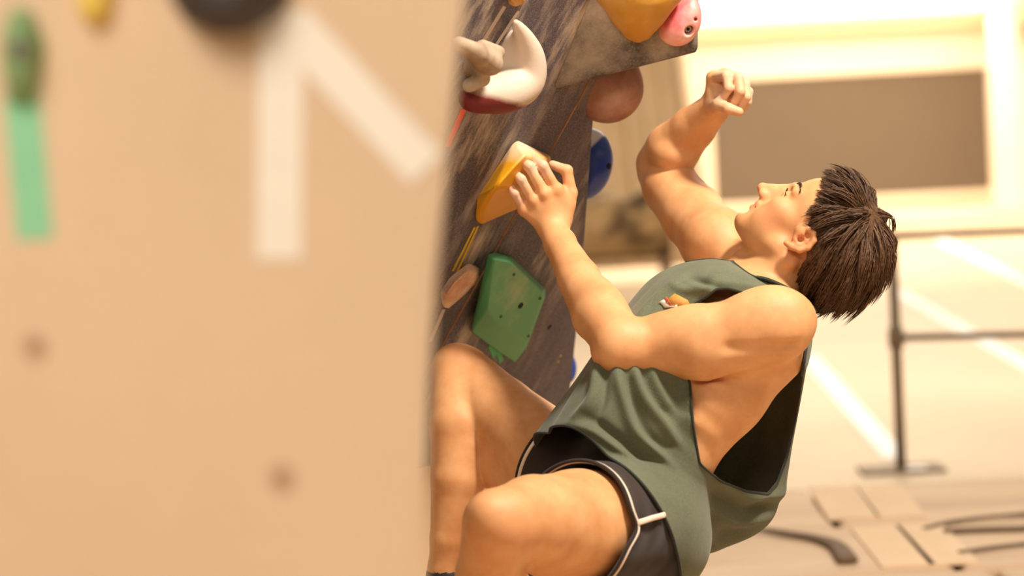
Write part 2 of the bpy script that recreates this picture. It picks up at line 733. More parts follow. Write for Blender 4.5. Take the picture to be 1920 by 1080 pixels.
# hanging cream curtain with folds, behind the bench
yc = 21.0
c0, c1 = AT(1060, 380, yc), AT(1337, 380, yc)
ztop = AT(1200, -120, yc)[2]
ncol, nrow = 120, 24
V, F = [], []
for j in range(nrow + 1):
    v = j / nrow
    for i in range(ncol + 1):
        u = i / ncol
        x = c0[0] + (c1[0] - c0[0]) * (u * (1 - 0.22 * v) + 0.0)
        z = 0.12 + (ztop - 0.12) * v
        y = yc + 0.05 * math.sin(u * 44 + 1.4 * math.sin(3 * v)) * (1.1 - 0.5 * v) + 0.03 * math.sin(u * 17 + 2 * v)
        V.append((x, y, z))
for j in range(nrow):
    for i in range(ncol):
        k = j * (ncol + 1) + i
        F.append((k, k + 1, k + ncol + 2, k + ncol + 1))
cu = link('hanging_curtain', mesh_np('hanging_curtain', V, F), M['curtain'])
sm = cu.modifiers.new('thick', 'SOLIDIFY')
sm.thickness = 0.01
tag(cu, 'cream cloth curtain hanging in folds behind the mottled bench', 'curtain')
struct(link('trim_3', box('trim_3', (c0[0] - 0.1, yc - 0.03, ztop), (c1[0] + 0.1, yc + 0.03, ztop + 0.05)), M['rail_metal'], smooth=False))

# mottled upholstered bench
yb = 18.0
b0, b1 = AT(1000, 487, yb), AT(1262, 487, yb)
bt = AT(1150, 372, yb)
e = empty('padded_bench', ((b0[0] + b1[0]) / 2, yb + 0.25, 0))
tag(e, 'padded bench in mottled olive brown cloth before the curtain', 'bench')
bm = bmesh.new()
bmesh.ops.create_grid(bm, x_segments=40, y_segments=14, size=0.5)
r_ = bmesh.ops.extrude_face_region(bm, geom=list(bm.faces))
for v in [x for x in r_['geom'] if isinstance(x, bmesh.types.BMVert)]:
    v.co.z = 1
bmesh.ops.bevel(bm, geom=[ed for ed in bm.edges if len(ed.link_faces) == 2 and ed.calc_face_angle() > 1], offset=0.08, segments=3, affect='EDGES')
for v in bm.verts:
    x, y, z = v.co
    lump = 0.03 * math.sin(9 * x + 3 * y) + 0.025 * math.sin(17 * x + 1.3)
    v.co = Vector((b0[0] + (b1[0] - b0[0]) * (x + 0.5), yb + 0.55 * (y + 0.5) + 0.02 * math.sin(13 * x), b0[2] + (bt[2] - b0[2]) * z + lump * z))
link('cushion', bm_mesh('cushion', bm), M['camo'], e)
for fx in (0.06, 0.965):
    for fy in (0.06, 0.5):
        x = b0[0] + (b1[0] - b0[0]) * fx
        link('leg', box('leg', (x - 0.03, yb + fy - 0.03, 0), (x + 0.03, yb + fy + 0.03, b0[2] + 0.03)), M['dark_strap'], e, smooth=False)
link('rail', box('rail', (b0[0] + 0.05, yb + 0.05, b0[2] - 0.04), (b1[0] - 0.05, yb + 0.09, b0[2] + 0.01)), M['dark_strap'], e, smooth=False)

# white stripes on the hall floor
UP = np.array([0, 0, 1.0])
for nm, pA, pB, lab in (('floor_stripe', (1515, 668), (1680, 860), 'white painted floor stripe ending at the foot of the barrier post'),
                        ('floor_stripe', (1682, 546), (1960, 706), 'white painted floor stripe crossed by the lower barrier rail'),
                        ('floor_stripe', (1760, 449), (1980, 556), 'white painted floor stripe running beneath the upper barrier rail')):
    A, B = G(*pA), G(*pB)
    o = strip(nm, A, B, 0.105, UP, 0.004, M['stripe'])
    tag(o, lab, 'floor stripe', 'painted hall floor stripes')

# crowd barrier: posts, rails, base plates
A = G(1690, 882)
dirx = nrm([1.0, -0.26, 0])
ztr = AT(1690, 442, A[1])[2]
zlr = AT(1690, 633, A[1])[2]
e = empty('crowd_barrier', A)
tag(e, 'dull metal barrier with two rails on flat foot plates at the mat edge', 'barrier')
pw = 0.021
for k in (0, 2.0):
    b = A + dirx * k
    tube('post', [b + UP * 0.01, b + UP * (ztr + 0.01)], pw, M['rail_metal'], e, 14)
    tube('joint_collar', [b + UP * (zlr - 0.04), b + UP * (zlr + 0.04)], pw * 1.5, M['rail_metal'], e, 14)
    link('base_plate', box('base_plate', (b[0] - 0.17, b[1] - 0.10, 0), (b[0] + 0.17, b[1] + 0.10, 0.014), 0.004), M['rail_metal'], e, smooth=False)
    link('foot_sticker', box('foot_sticker', (b[0] + 0.01, b[1] - 0.09, 0.014), (b[0] + 0.09, b[1] - 0.03, 0.02)), M['stripe'], e, smooth=False)  # highlight on the base plate put in as a white patch
for z in (ztr, zlr):
    tube('rail', [A + UP * z, A + dirx * 2.0 + UP * z], 0.015, M['rail_metal'], e, 12)

# crash mats: pads laid in rows, cover strips, dark ridges
MZ = 0.30
ys = [G(1700, 905, MZ)[1], G(1700, 980, MZ)[1], G(1700, 1072, MZ)[1], 4.4, 2.3, 0.2]
xs = [[-2.4, -0.4, G(1540, 945, MZ)[0], 3.6], [-2.4, -0.2, G(1755, 1020, MZ)[0], 3.6], [-2.4, -0.6, 1.2, 3.6], [-2.4, 0.2, 1.9, 3.6], [-2.4, -0.6, 1.2, 3.6]]
place = ['in the row by the barrier', 'in the second row off the barrier', 'in the third row off the barrier', 'under the climbing wall', 'at the beige wall']
side = ['wall side', 'middle one', 'open side']
for r in range(5):
    for i in range(3):
        g = 0.008
        o = link('crash_mat', box('crash_mat', (xs[r][i] + g, ys[r + 1] + g, 0.0), (xs[r][i + 1] - g, ys[r] - g, MZ), 0.02), M['mat_vinyl'], smooth=False)
        tag(o, 'tan vinyl crash mat %s, %s' % (place[r], side[i]), 'crash mat', 'tan crash mats')
for (pa, pb, w, lab) in (((1560, 915), (1602, 975), 0.15, 'pale cover strip across the far mat row, on the wall side'),
                         ((1645, 912), (1692, 972), 0.14, 'pale cover strip across the far mat row, on the open side'),
                         ((1640, 990), (1704, 1064), 0.14, 'pale cover strip across the second mat row, on the wall side'),
                         ((1722, 986), (1790, 1060), 0.13, 'pale cover strip across the second mat row, on the open side')):
    o = strip('mat_cover_strip', G(*pa, MZ), G(*pb, MZ), w, UP, 0.006, M['mat_strip'])
    tag(o, lab, 'cover strip', 'pale strips on the mats')
P = spline([G(x, y, MZ + 0.0115) for x, y in ((1385, 992), (1430, 992), (1480, 1000), (1530, 1008), (1568, 1022), (1590, 1050))], 30)
P2 = P + np.array([0, 0.035, 0])
V, F = tube_arrays(P, np.linspace(0.012, 0.03, 30), 8, flat=(UP, 0.35))  # dark curved ridge on the mats
o = link('loose_strap', mesh_np('loose_strap', V, F), M['dark_strap'])
tag(o, 'dark webbing strap lying in a curve on the tan mats', 'strap')
for pts, w, lab in ((((1735, 990), (1800, 975), (1930, 962)), 0.012, 'thin dark strap lying along the second mat row'),
                    (((1770, 996), (1830, 993), (1930, 990)), 0.018, 'broad dark strap lying beside the thin one on the mats'),
                    (((1800, 1035), (1860, 1026), (1930, 1018)), 0.012, 'thin dark strap lying beside the cover strip end')):
    P = spline([G(x, y, MZ + 0.0085) for x, y in pts], 20)  # mat wrinkles: their dark lines put into the colour of raised strips
    V, F = tube_arrays(P, w, 8, flat=(UP, 0.4))
    tag(link('loose_strap', mesh_np('loose_strap', V, F), M['dark_strap']), lab, 'strap')

# ------------------------------------------------------------------ foreground beige wall, close to the camera
FY = 1.86
edge = [(896, -260), (870, 0), (856, 120), (838, 300), (814, 540), (801, 740), (795, 930), (790, 1080), (784, 1300)]
ep = [AT(x, y, FY) for x, y in edge]
poly = [np.array([-1.5, FY, 2.35])] + [np.array([ep[0][0] + 0.03, FY, 2.35])] + ep + [np.array([ep[-1][0], FY, MZ]), np.array([-1.5, FY, MZ])]
fw = struct(link('wall_front', prism('wall_front', poly, np.array([0, 0.045, 0]), 0.004), M['beige_wall'], smooth=False))
FN = np.array([0, -1.0, 0])


def on_front(px, py, h=0.0):
    p = AT(px, py, FY)
    return p + FN * h


def disc(name, C, n, r, mat, parent=None, depth=0.002, sides=20, inner=None):
    n = nrm(n)
    o = tube(name, [C - n * 0.002, C + n * depth], r, mat, parent, sides)
    for p in o.data.polygons:
        p.use_smooth = len(p.vertices) == 4
    return o


M['loop_hole'] = simple('brown_bolt_socket', (184, 144, 108), 0.7)
M['tnut'] = simple('dusty_tnut', (212, 176, 140), 0.6, 0.2, 60.0)
for px, py in ((65, 650), (528, 895)):
    t = disc('bolt_hole', on_front(px, py), FN, 0.0105, M['tnut'], fw)
    disc('bolt_hole_core', on_front(px, py, 0.002), FN, 0.0035, M['loop_hole'], t, 0.0006)
for pa, pb, w, mat, lab, cat in (((528, 20), (523, 485), 0.034, 'white_tape', 'white cloth tape strip running straight down the beige wall', 'tape'),
                                 ((545, 45), (800, 318), 0.034, 'white_tape', 'white cloth tape strip running diagonally down the beige wall', 'tape'),
                                 ((40, 175), (66, 448), 0.028, 'green_tape', 'mint green tape strip below the sage green hold', 'tape')):
    h = 0.0004 if pa[0] != 545 else 0.0012
    o = strip('route_tape', on_front(*pa, h), on_front(*pb, h), w, FN, 0.0006, M[mat])
    tag(o, lab, cat)


def front_hold(name, pts, mat, lab, h, bumpy=0.0):
    C = np.mean([on_front(x, y) for x, y in pts], 0)
    base = [on_front(x, y) for x, y in pts]
    top = [C + (p - C) * 0.72 + FN * h * 0.75 for p in base]
    cap = [C + (p - C) * 0.35 + FN * h for p in base]
    o = link(name, hull_mesh(name, base + top + cap, 0.004, 3), mat)
    return tag(o, lab, 'climbing hold')


fh = front_hold('crimp_hold', [(8, 40), (30, 8), (62, 18), (88, 80), (80, 150), (60, 200), (18, 198), (2, 120)], M['fg_green'],
                'narrow sage green climbing hold on the beige wall', 0.028)
disc('bolt_head', on_front(50, 95, 0.027), FN, 0.007, M['chrome'], fh, 0.003)
front_hold('crimp_hold', [(140, -60), (222, -60), (214, 20), (196, 50), (164, 48), (146, 18)], M['fg_yellow'],
           'small lemon yellow climbing hold on the beige wall', 0.022)
front_hold('sloper_hold', [(305, -70), (555, -70), (545, 0), (508, 42), (455, 66), (400, 66), (348, 42), (318, 0)], M['fg_dark'],
           'round black climbing hold on the beige wall', 0.05)

# ------------------------------------------------------------------ dark overhanging climbing wall
WN = nrm([0.719, -0.53, 0.449])
W0 = WN @ cs(860, 665, 4.55)
WU = nrm([0.449, 0.848, 0.281])


def Wc(px, py, h=0.0):
    """pixel -> camera-space point on the climbing wall lifted h off its face"""
    r = np.array([(px - 960.0) / FPX, (540.0 - py) / FPX, -1.0])
    return r * ((W0 + h) / (WN @ r))


def Ww(px, py, h=0.0):
    return c2w(Wc(px, py, h))


WNw = R @ WN
WUw = R @ WU


def at_height(px, z):
    lo, hi = 300.0, 1500.0
    for _ in range(50):
        m = (lo + hi) / 2
        if Ww(px, m)[2] > z:
            lo = m
        else:
            hi = m
    return lo


m, nt, b = new_mat('charcoal_textured_ply')
tc = nt.nodes.new('ShaderNodeTexCoord')
vec = nt.nodes.new('ShaderNodeVectorRotate')
vec.rotation_type = 'EULER_XYZ'
Wside = nrm(np.cross(WUw, WNw))
rot = Matrix((Wside, WUw, WNw)).to_3x3()
eu = rot.to_euler('XYZ')
vec.inputs['Rotation'].default_value = eu
nt.links.new(tc.outputs['Object'], vec.inputs['Vector'])
n1 = noise(nt, 9.0, 8, 0.65, vec=vec.outputs[0], stretch=(2.4, 0.7, 1))
r1 = ramp(nt, n1.outputs['Fac'], 0.47, 0.68)
n3 = noise(nt, 2.6, 3, 0.5, vec=vec.outputs[0], stretch=(1.5, 0.7, 1))
r3 = ramp(nt, n3.outputs['Fac'], 0.48, 0.72)
mm = nt.nodes.new('ShaderNodeMath')
mm.operation = 'MULTIPLY'
nt.links.new(r1.outputs['Color'], mm.inputs[0])
# chalk dust gathers around the grips
last = r3.outputs['Color']
for cpt, crad in ((Ww(862, 300), 0.20), (Ww(915, 40), 0.22), (Ww(1000, 495), 0.07), (Ww(1075, 60), 0.16), (Ww(880, 480), 0.10)):
    vd = nt.nodes.new('ShaderNodeVectorMath')
    vd.operation = 'DISTANCE'
    nt.links.new(tc.outputs['Object'], vd.inputs[0])
    vd.inputs[1].default_value = tuple(cpt)
    mr = nt.nodes.new('ShaderNodeMapRange')
    mr.inputs['From Min'].default_value = crad
    mr.inputs['From Max'].default_value = crad * 0.3
    nt.links.new(vd.outputs['Value'], mr.inputs['Value'])
    mx = nt.nodes.new('ShaderNodeMath')
    mx.operation = 'MAXIMUM'
    nt.links.new(last, mx.inputs[0])
    nt.links.new(mr.outputs['Result'], mx.inputs[1])
    last = mx.outputs[0]
nt.links.new(last, mm.inputs[1])
n2 = noise(nt, 420.0, 3, 0.7)
r2 = ramp(nt, n2.outputs['Fac'], 0.45, 0.75, lin((78, 72, 79)), lin((146, 137, 146)))
big = noise(nt, 3.0, 3, 0.5, vec=vec.outputs[0], stretch=(2.5, 0.8, 1))
rb = ramp(nt, big.outputs['Fac'], 0.35, 0.7, (0.88, 0.88, 0.9, 1), (1.14, 1.10, 1.08, 1))
base = mix(nt, 1.0, r2.outputs['Color'], rb.outputs['Color'], 'MULTIPLY')
cc = mix(nt, mm.outputs[0], base, lin((214, 196, 178)))
nt.links.new(cc, b.inputs['Base Color'])
b.inputs['Roughness'].default_value = 0.72
nb = noise(nt, 500.0, 3)
bump(nt, b, nb.outputs['Fac'], 0.5, 0.0015)
M['dark_wall'] = m

# whole wall: an empty-free structure with two boards as pieces
seam = lambda y: 962 + (400 - y) * 0.57
yt = -420
zk = 0.86
redge = [(1140, yt), (1120, 60), (1112, 225), (1097, 430), (1083, 600), (1066, 760)]
yb_r = at_height(1050, zk)
yb_s = at_height(seam(900) + 0, zk)
Tn = -WNw * 0.018
seam_pts = [(seam(yt), yt), (seam(200), 200), (seam(665), 665)]
xb = seam(at_height(760, zk))
ybm = at_height(xb, zk)
right = [Ww(*p) for p in [(1116, 138)] + redge[2:] + [(1050, yb_r), (xb + 2, ybm)]]
left = [Ww(*p) for p in redge[:2] + [(1113, 136), (xb - 1.5, ybm), (520, at_height(520, zk)), (560, yt)]]


def board(name, poly, parent=None):
    me = prism(name, poly, Tn, 0.0012)
    o = link(name, me, [M['dark_wall'], M['ply_edge']], parent, smooth=False)
    for p in me.polygons:
        p.material_index = 0 if abs(np.dot(np.array(p.normal), WNw)) > 0.9 else 1
    return o


# back sheet that the boards are screwed to
back_poly = [Ww(*p, -0.0185) for p in [(560, yt), (1100, yt), (1090, 225), (1060, 600), (1030, yb_r - 40), (xb, ybm - 20), (540, at_height(520, zk) - 20)]]
cw = struct(link('wall_left', prism('wall_left', back_poly, -WNw * 0.03), M['fg_dark'], smooth=False))
board('wall_board', right, cw)
board('wall_board', left, cw)
for px, py, r in ((1030, 613, 0.0058), (1051, 667, 0.0022), (1047, 678, 0.002)):
    disc('bolt_hole', Ww(px, py), WNw, r, M['hole'] if r > 0.004 else M['yellow_tape'], cw, 0.0006, 14)

# beige kickboard below the overhang
k0, k1 = Ww(520, at_height(520, zk)), Ww(1050, yb_r)
kn = nrm([WNw[0], WNw[1], 0])
kp = [k0 - kn * 0.02, k1 - kn * 0.02, np.array([k1[0], k1[1], MZ]) - kn * 0.02, np.array([k0[0], k0[1], MZ]) - kn * 0.02]
struct(link('wall_kickboard', prism('wall_kickboard', kp, -kn * 0.03), M['beige_wall'], smooth=False))

# ------------------------------------------------------------------ the grey triangular volume
m = chalky('grey_volume_paint', (70, 62, 58), (190, 174, 152), 0.36, 0.72, 9.0, 0.7, fine=0.35, bmp=0.5)
M['volume'] = m
v_tip, v_a, v_b = Wc(1034, 168), Wc(1116, 0), Wc(1168, -150)
o1, o2 = cs(1309, 97, 4.28), cs(1312, -150, 4.22)
s = nrm(np.cross(WU, WN))
bk = np.array([-0.02, 0.0, -0.28])
vpts = [v_tip, v_a, v_b, o1, o2, o1 + bk * 0.8 - WN * 0.03, o2 + bk]
vol = link('wall_volume', hull_mesh('wall_volume', [c2w(p) for p in vpts], 0.005, 3), M['volume'])
tag(vol, 'large chalk-dusted grey wedge volume bolted to the dark overhanging wall', 'climbing volume')
vn = nrm(np.cross(o1 - v_tip, v_a - v_tip))
if vn[2] < 0:
    vn = -vn


def Vc(px, py, h=0.0):
    r = np.array([(px - 960.0) / FPX, (540.0 - py) / FPX, -1.0])
    return r * ((vn @ v_tip + h) / (vn @ r))


vnw = R @ vn
disc('bolt_hole', c2w(Vc(1092, 117)), vnw, 0.0055, M['hole'], vol, 0.0008, 16)
for px, py in ((1142, 105), (1158, 92), (1238, 84), (1200, 75)):
    disc('screw_hole', c2w(Vc(px, py)), vnw, 0.0022, M['ply_edge'], vol, 0.0006, 10)


# ------------------------------------------------------------------ holds on the dark wall
def fobj(name, fld, mat, parent=None, it=1, chalk=None):
    V, F = fld.mesh()
    V = smooth_mesh(V, F, it)
    me = mesh_np(name, c2w(V), F)
    if chalk is not None:
        set_attr(me, 'chalk', chalk(V))
    return link(name, me, mat, parent)


def bounds(pts, m):
    pts = np.asarray(pts)
    return pts.min(0) - m, pts.max(0) + m


def hull_field_hold(name, pts, mat, bev, lab, group=None, chalk=None):
    me = hull_mesh(name, [c2w(p) for p in pts], bev, 4)
    o = link(name, me, mat, smooth=False)
    for p in me.polygons:
        p.use_smooth = True
    o.modifiers.new('w', 'WEIGHTED_NORMAL')
    tag(o, lab, 'climbing hold', group)
    return o


M['yellow_hold'] = chalky('yellow_hold_plastic', (226, 158, 16), (244, 212, 168), 0.55, 1.0, 16.0, 0.5, use_attr=True)


def subdiv_hold(name, pts, mat, bev, lab, chalkf, cuts=3):
    me = hull_mesh(name, [c2w(p) for p in pts], bev, 4)
    bm = bmesh.new()
    bm.from_mesh(me)
    bmesh.ops.triangulate(bm, faces=bm.faces)
    for _ in range(cuts):
        le = [e_ for e_ in bm.edges if e_.calc_length() > 0.012]
        if le:
            bmesh.ops.subdivide_edges(bm, edges=le, cuts=1)
            bmesh.ops.triangulate(bm, faces=[f for f in bm.faces if len(f.verts) > 3])
    bm.to_mesh(me)
    bm.free()
    co = np.array([v.co for v in me.vertices])
    set_attr(me, 'chalk', chalkf(w2c(co)))
    o = link(name, me, mat)
    o.modifiers.new('w', 'WEIGHTED_NORMAL')
    tag(o, lab, 'climbing hold')
    return o


# yellow pinch held by the climber
YB = [(966, 260), (1034, 292), (1032, 312), (1000, 372), (972, 392), (898, 424), (889, 412), (893, 372), (940, 300)]
YT = [(972, 272), (1024, 296), (990, 358), (908, 352), (945, 308)]
ypts = [Wc(x, y) for x, y in YB] + [Wc(x, y, 0.055) for x, y in [(985, 290), (1026, 300), (1008, 345), (925, 356), (958, 318)]]


def ychalk(P):
    q = proj(P)
    return np.clip(0.55 - (q[:, 1] - 292) / 75.0, -0.3, 0.8)


yh = subdiv_hold('pinch_hold', ypts, M['yellow_hold'], 0.007, 'yellow faceted pinch hold chalked white, gripped by the climber', ychalk)

# green plate hold
M['green_hold'] = chalky('jade_green_hold_plastic', (84, 158, 104), (196, 200, 158), 0.42, 0.85, 22.0, 0.5, use_attr=True)
zz = lambda x, y: (800 + x * 0.426, 240 + y * 0.426)
GB = [zz(*p) for p in ((270, 556), (300, 548), (372, 566), (425, 622), (522, 708), (522, 745), (440, 965), (388, 1032), (300, 975), (198, 898), (200, 868))]
GT = [zz(*p) for p in ((292, 575), (362, 588), (412, 640), (506, 722), (506, 748), (436, 944), (312, 868), (262, 800))]
gpts = [Wc(x, y, 0.001) for x, y in GB] + [Wc(x, y, 0.012) for x, y in GB] + [Wc(x + 2, y, 0.042) for x, y in GT]


def gchalk(P):
    q = proj(P)
    return 0.34 - np.hypot((q[:, 0] - 962) / 60.0, (q[:, 1] - 545) / 80.0) * 0.28


gh = subdiv_hold('plate_hold', gpts, M['green_hold'], 0.005, 'jade green angular plate hold on the dark wall', gchalk)
for x, y, r in ((384, 645, .003), (414, 782, .0062), (499, 750, .003), (327, 830, .003), (448, 916, .003)):
    px, py = zz(x, y)
    disc('bolt_hole', c2w(Wc(px, py, 0.0425)), WNw, r, M['hole'] if r > 0.004 else simple('green_recess', (34, 84, 56), 0.7), gh, 0.0012, 14)

# big ochre sloper on the volume
M['ochre'] = chalky('ochre_hold_plastic', (196, 138, 36), (226, 184, 120), 0.45, 0.9, 9.0, 0.55)
ax = [nrm(np.cross([0, 1, 0], vn)), None, vn]
ax[1] = np.cross(vn, ax[0])
pts = [Vc(1195, 78), Vc(1120, -120), Vc(1290, -100)]
fl = Field(*bounds(pts, 0.13), 0.003)
fl.ell(Vc(1198, -20, 0.0), ax, (0.064, 0.075, 0.072), 0)
fl.cone(Vc(1196, 62, 0.016), Vc(1196, -15, 0.025), 0.017, 0.05, 0.035)
fl.cone(Vc(1140, -30, 0.012), Vc(1255, -30, 0.012), 0.03, 0.03, 0.03)
tag(fobj('sloper_hold', fl, M['ochre'], None, 2), 'big ochre rounded sloper on the grey volume', 'climbing hold')

# pink hold with bolt on the volume
M['pink'] = chalky('pink_hold_plastic', (232, 110, 112), (250, 204, 186), 0.36, 0.66, 14.0, 0.5)
pts = [Vc(1240, 85), Vc(1310, 0)]
fl = Field(*bounds(pts, 0.06), 0.0018)
fl.ell(Vc(1275, 45, 0.0), ax, (0.033, 0.036, 0.036), 0)
fl.ell(Vc(1262, 58, 0.0), ax, (0.026, 0.022, 0.030), 0.015)
fl.ell(Vc(1292, 25, 0.0), ax, (0.020, 0.030, 0.030), 0.015)
bc = Vc(1284, 46, 0.0)
fl.cone(bc + vn * 0.020, bc + vn * 0.09, 0.0085, 0.0105, 0.004, sub=True)
fl.cone(Vc(1304, 36, 0.02), Vc(1304, 36, 0.06), 0.003, 0.004, 0.002, sub=True)
ph = tag(fobj('screw_on_hold', fl, M['pink'], None, 1), 'pink lumpy hold with a steel bolt on the grey volume', 'climbing hold')
disc('bolt', c2w(bc + vn * 0.018), vnw, 0.0062, M['chrome'], ph, 0.006, 12)
disc('bolt_socket', c2w(bc + vn * 0.024), vnw, 0.003, M['hole'], ph, 0.001, 6)

# red-brown dome under the volume
M['redbrown'] = chalky('chalked_red_dome_plastic', (126, 52, 40), (190, 150, 128), 0.30, 0.62, 9.0, 0.65)
cc_ = cs(1140, 152, 4.45)
fl = Field(cc_ - 0.13, cc_ + 0.13, 0.003)
fl.ell(cs(1138, 165, 4.43), np.eye(3), (0.066, 0.063, 0.07), 0)
fl.cone(cs(1138, 128, 4.45), cs(1140, 165, 4.43), 0.055, 0.055, 0.02)
tag(fobj('dome_hold', fl, M['redbrown'], None, 2), 'chalky red-brown dome hold under the grey volume', 'climbing hold')

# chalk-white jug with dark red underside
M['jug'] = chalky('white_chalked_red_jug', (108, 22, 20), (208, 188, 168), 0.45, 0.75, 12.0, 0.6, use_attr=True)
jc = Wc(945, 130, 0.04)
fl = Field(jc - 0.15, jc + 0.15, 0.003)
J = lambda x, y, h: Wc(x, y, h)
arc = spline([np.append(J(967, 42, 0.02), 0.006), np.append(J(983, 75, 0.028), 0.017), np.append(J(991, 112, 0.036), 0.027), np.append(J(982, 150, 0.042), 0.034),
              np.append(J(950, 172, 0.045), 0.034), np.append(J(912, 180, 0.042), 0.028), np.append(J(884, 184, 0.035), 0.022)], 22)
fl.chain(arc[:, :3], arc[:, 3], 0.02)
fl.cone(J(958, 75, 0.0), J(935, 155, 0.0), 0.020, 0.045, 0.02)
fl.cone(J(982, 100, 0.0), J(965, 160, 0.0), 0.02, 0.036, 0.02)
fl.ell(J(940, 118, 0.055), np.eye(3), (0.022, 0.03, 0.03), 0.02, sub=True)


def jchalk(P):
    q = proj(P)
    return np.clip(0.3 - (q[:, 1] - 178 - (q[:, 0] - 900) * 0.25) / 40.0, -0.4, 0.6)


jg = tag(fobj('jug_hold', fl, M['jug'], None, 2, jchalk), 'crescent-shaped chalk-white jug with dark red underside', 'climbing hold')
M['tufa'] = chalky('dusty_tan_pinch', (150, 124, 98), (202, 182, 156), 0.35, 0.7, 14.0, 0.7)
fl = Field(jc - 0.24, jc + 0.2, 0.003)
fl.chain([J(862, 82, 0.05), J(895, 100, 0.06), J(920, 118, 0.06)], [0.012, 0.017, 0.021], 0.01)
fl.cone(J(905, 84, 0.05), J(935, 98, 0.05), 0.009, 0.011, 0.012)
fl.cone(J(890, 120, 0.0), J(905, 112, 0.05), 0.024, 0.016, 0.015)
fl.cone(J(880, 160, 0.045), J(905, 148, 0.05), 0.012, 0.013, 0.012)
tag(fobj('tufa_hold', fl, M['tufa'], None, 2), 'dusty tan finger-shaped hold beside the white jug', 'climbing hold')

# small pale block hold
M['paleblock'] = chalky('pale_peach_hold_plastic', (206, 152, 116), (240, 216, 190), 0.42, 0.7, 18.0, 0.6)
pb = [(828, 575), (824, 548), (842, 520), (878, 492), (900, 500), (898, 526), (868, 556), (838, 582)]
pt = [(838, 552), (852, 530), (880, 505), (892, 512), (880, 534), (852, 556)]
hull_field_hold('foothold', [Wc(x, y) for x, y in pb] + [Wc(x, y, 0.032) for x, y in pt], M['paleblock'], 0.005, 'small pale peach block hold on the dark wall')

# blue hold past the edge of the wall
M['blue'] = chalky('blue_hold_plastic', (28, 62, 150), (206, 200, 198), 0.55, 0.8, 10.0, 0.3, use_attr=True)
bc0 = cs(1098, 308, 4.62)
fl = Field(bc0 - 0.12, bc0 + 0.12, 0.0025)
fl.ell(bc0, [nrm([1, -0.25, 0]), nrm([0.25, 1, 0]), np.array([0, 0, 1.0])], (0.052, 0.070, 0.05), 0)
bh = tag(fobj('edge_hold', fl, M['blue'], None, 2, lambda P: np.clip(0.1 - (proj(P)[:, 1] - 268 - (1128 - proj(P)[:, 0]) * 0.9) / 30.0, -0.4, 0.9)),
         'glossy blue rounded hold with chalked top past the wall edge', 'climbing hold')
disc('bolt_hole', bc0 @ R.T + CAM + R @ np.array([0.042, -0.005, 0.027]), R @ nrm([0.8, -0.1, 0.55]), 0.006, M['hole'], bh, 0.003, 12)
bc1 = cs(1062, 690, 5.1)
fl = Field(bc1 - 0.07, bc1 + 0.07, 0.003)
fl.ell(bc1, np.eye(3), (0.022, 0.035, 0.03), 0)
tag(fobj('edge_hold', fl, M['blue'], None, 1, lambda P: P[:, 0] * 0 - 0.2), 'small blue hold low on the wall edge', 'climbing hold')
# ochre hold peeking in at the top
pt = [(948, -30), (990, -30), (984, 6), (966, 14), (952, 8)]
hull_field_hold('foothold', [Wc(x, y) for x, y in pt] + [Wc(968 + (x - 968) * .6, -8 + (y + 8) * .6, 0.03) for x, y in pt], M['ochre'], 0.004, 'small ochre hold above the white jug')

# route tapes on the dark wall
for pa, pb, w, mat, lab in (((890, 426), (849, 508), 0.0055, 'yellow_tape', 'yellow tape strip below the yellow pinch, on the outer side'),
                            ((896, 424), (856, 512), 0.0055, 'yellow_tape', 'yellow tape strip below the yellow pinch, on the inner side'),
                            ((869, 205), (838, 275), 0.016, 'red_tape', 'red-orange tape strip below the white jug'),
                            ((946, 12), (904, 80), 0.010, 'grey_tape', 'dusty white tape strip between ochre foothold and tan hold'),
                            ((972, 20), (930, 84), 0.008, 'grey_tape', 'dusty white tape strip beside the white jug tip'),
                            ((832, 580), (806, 640), 0.010, 'grey_tape', 'dusty white tape strip below the pale peach hold'),
                            ((918, 646), (928, 668), 0.011, 'green_tape2', 'bright green tape strip below the green plate, on the outer side'),
                            ((932, 654), (940, 678), 0.011, 'green_tape2', 'bright green tape strip below the green plate, on the inner side')):
    o = strip('route_tape', Ww(*pa, 0.0006), Ww(*pb, 0.0006), w, WNw, 0.0008, M[mat])
    tag(o, lab, 'tape', 'tapes on the dark wall')
# ------------------------------------------------------------------ the climber
def skin_mat():
    m, nt, b = new_mat('warm_tanned_skin')
    n = noise(nt, 16.0, 5, 0.6)
    r = ramp(nt, n.outputs['Fac'], 0.35, 0.68, lin((206, 144, 92)), lin((226, 170, 118)))
    c = r.outputs['Color']
    n2 = noise(nt, 70.0, 4, 0.6)
    r2 = ramp(nt, n2.outputs['Fac'], 0.55, 0.75)
    c = mix(nt, 0.12, c, mix(nt, r2.outputs['Color'], lin((226, 170, 118)), lin((194, 112, 70))))
    a = attr(nt, 'flush')
    c = mix(nt, a.outputs['Fac'], c, lin((208, 116, 80)))
    a = attr(nt, 'chalk')
    c = mix(nt, a.outputs['Fac'], c, lin((232, 206, 186)))
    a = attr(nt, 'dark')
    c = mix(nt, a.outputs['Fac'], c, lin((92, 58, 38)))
    nt.links.new(c, b.inputs['Base Color'])
    b.inputs['Roughness'].default_value = 0.55
    b.inputs['Specular IOR Level'].default_value = 0.35
    b.inputs['Subsurface Weight'].default_value = 0.12
    b.inputs['Subsurface Radius'].default_value = (0.012, 0.005, 0.003)
    b.inputs['Subsurface Scale'].default_value = 1.0
    nb = noise(nt, 420.0, 4)
    bump(nt, b, nb.outputs['Fac'], 0.18, 0.0008)
    return m


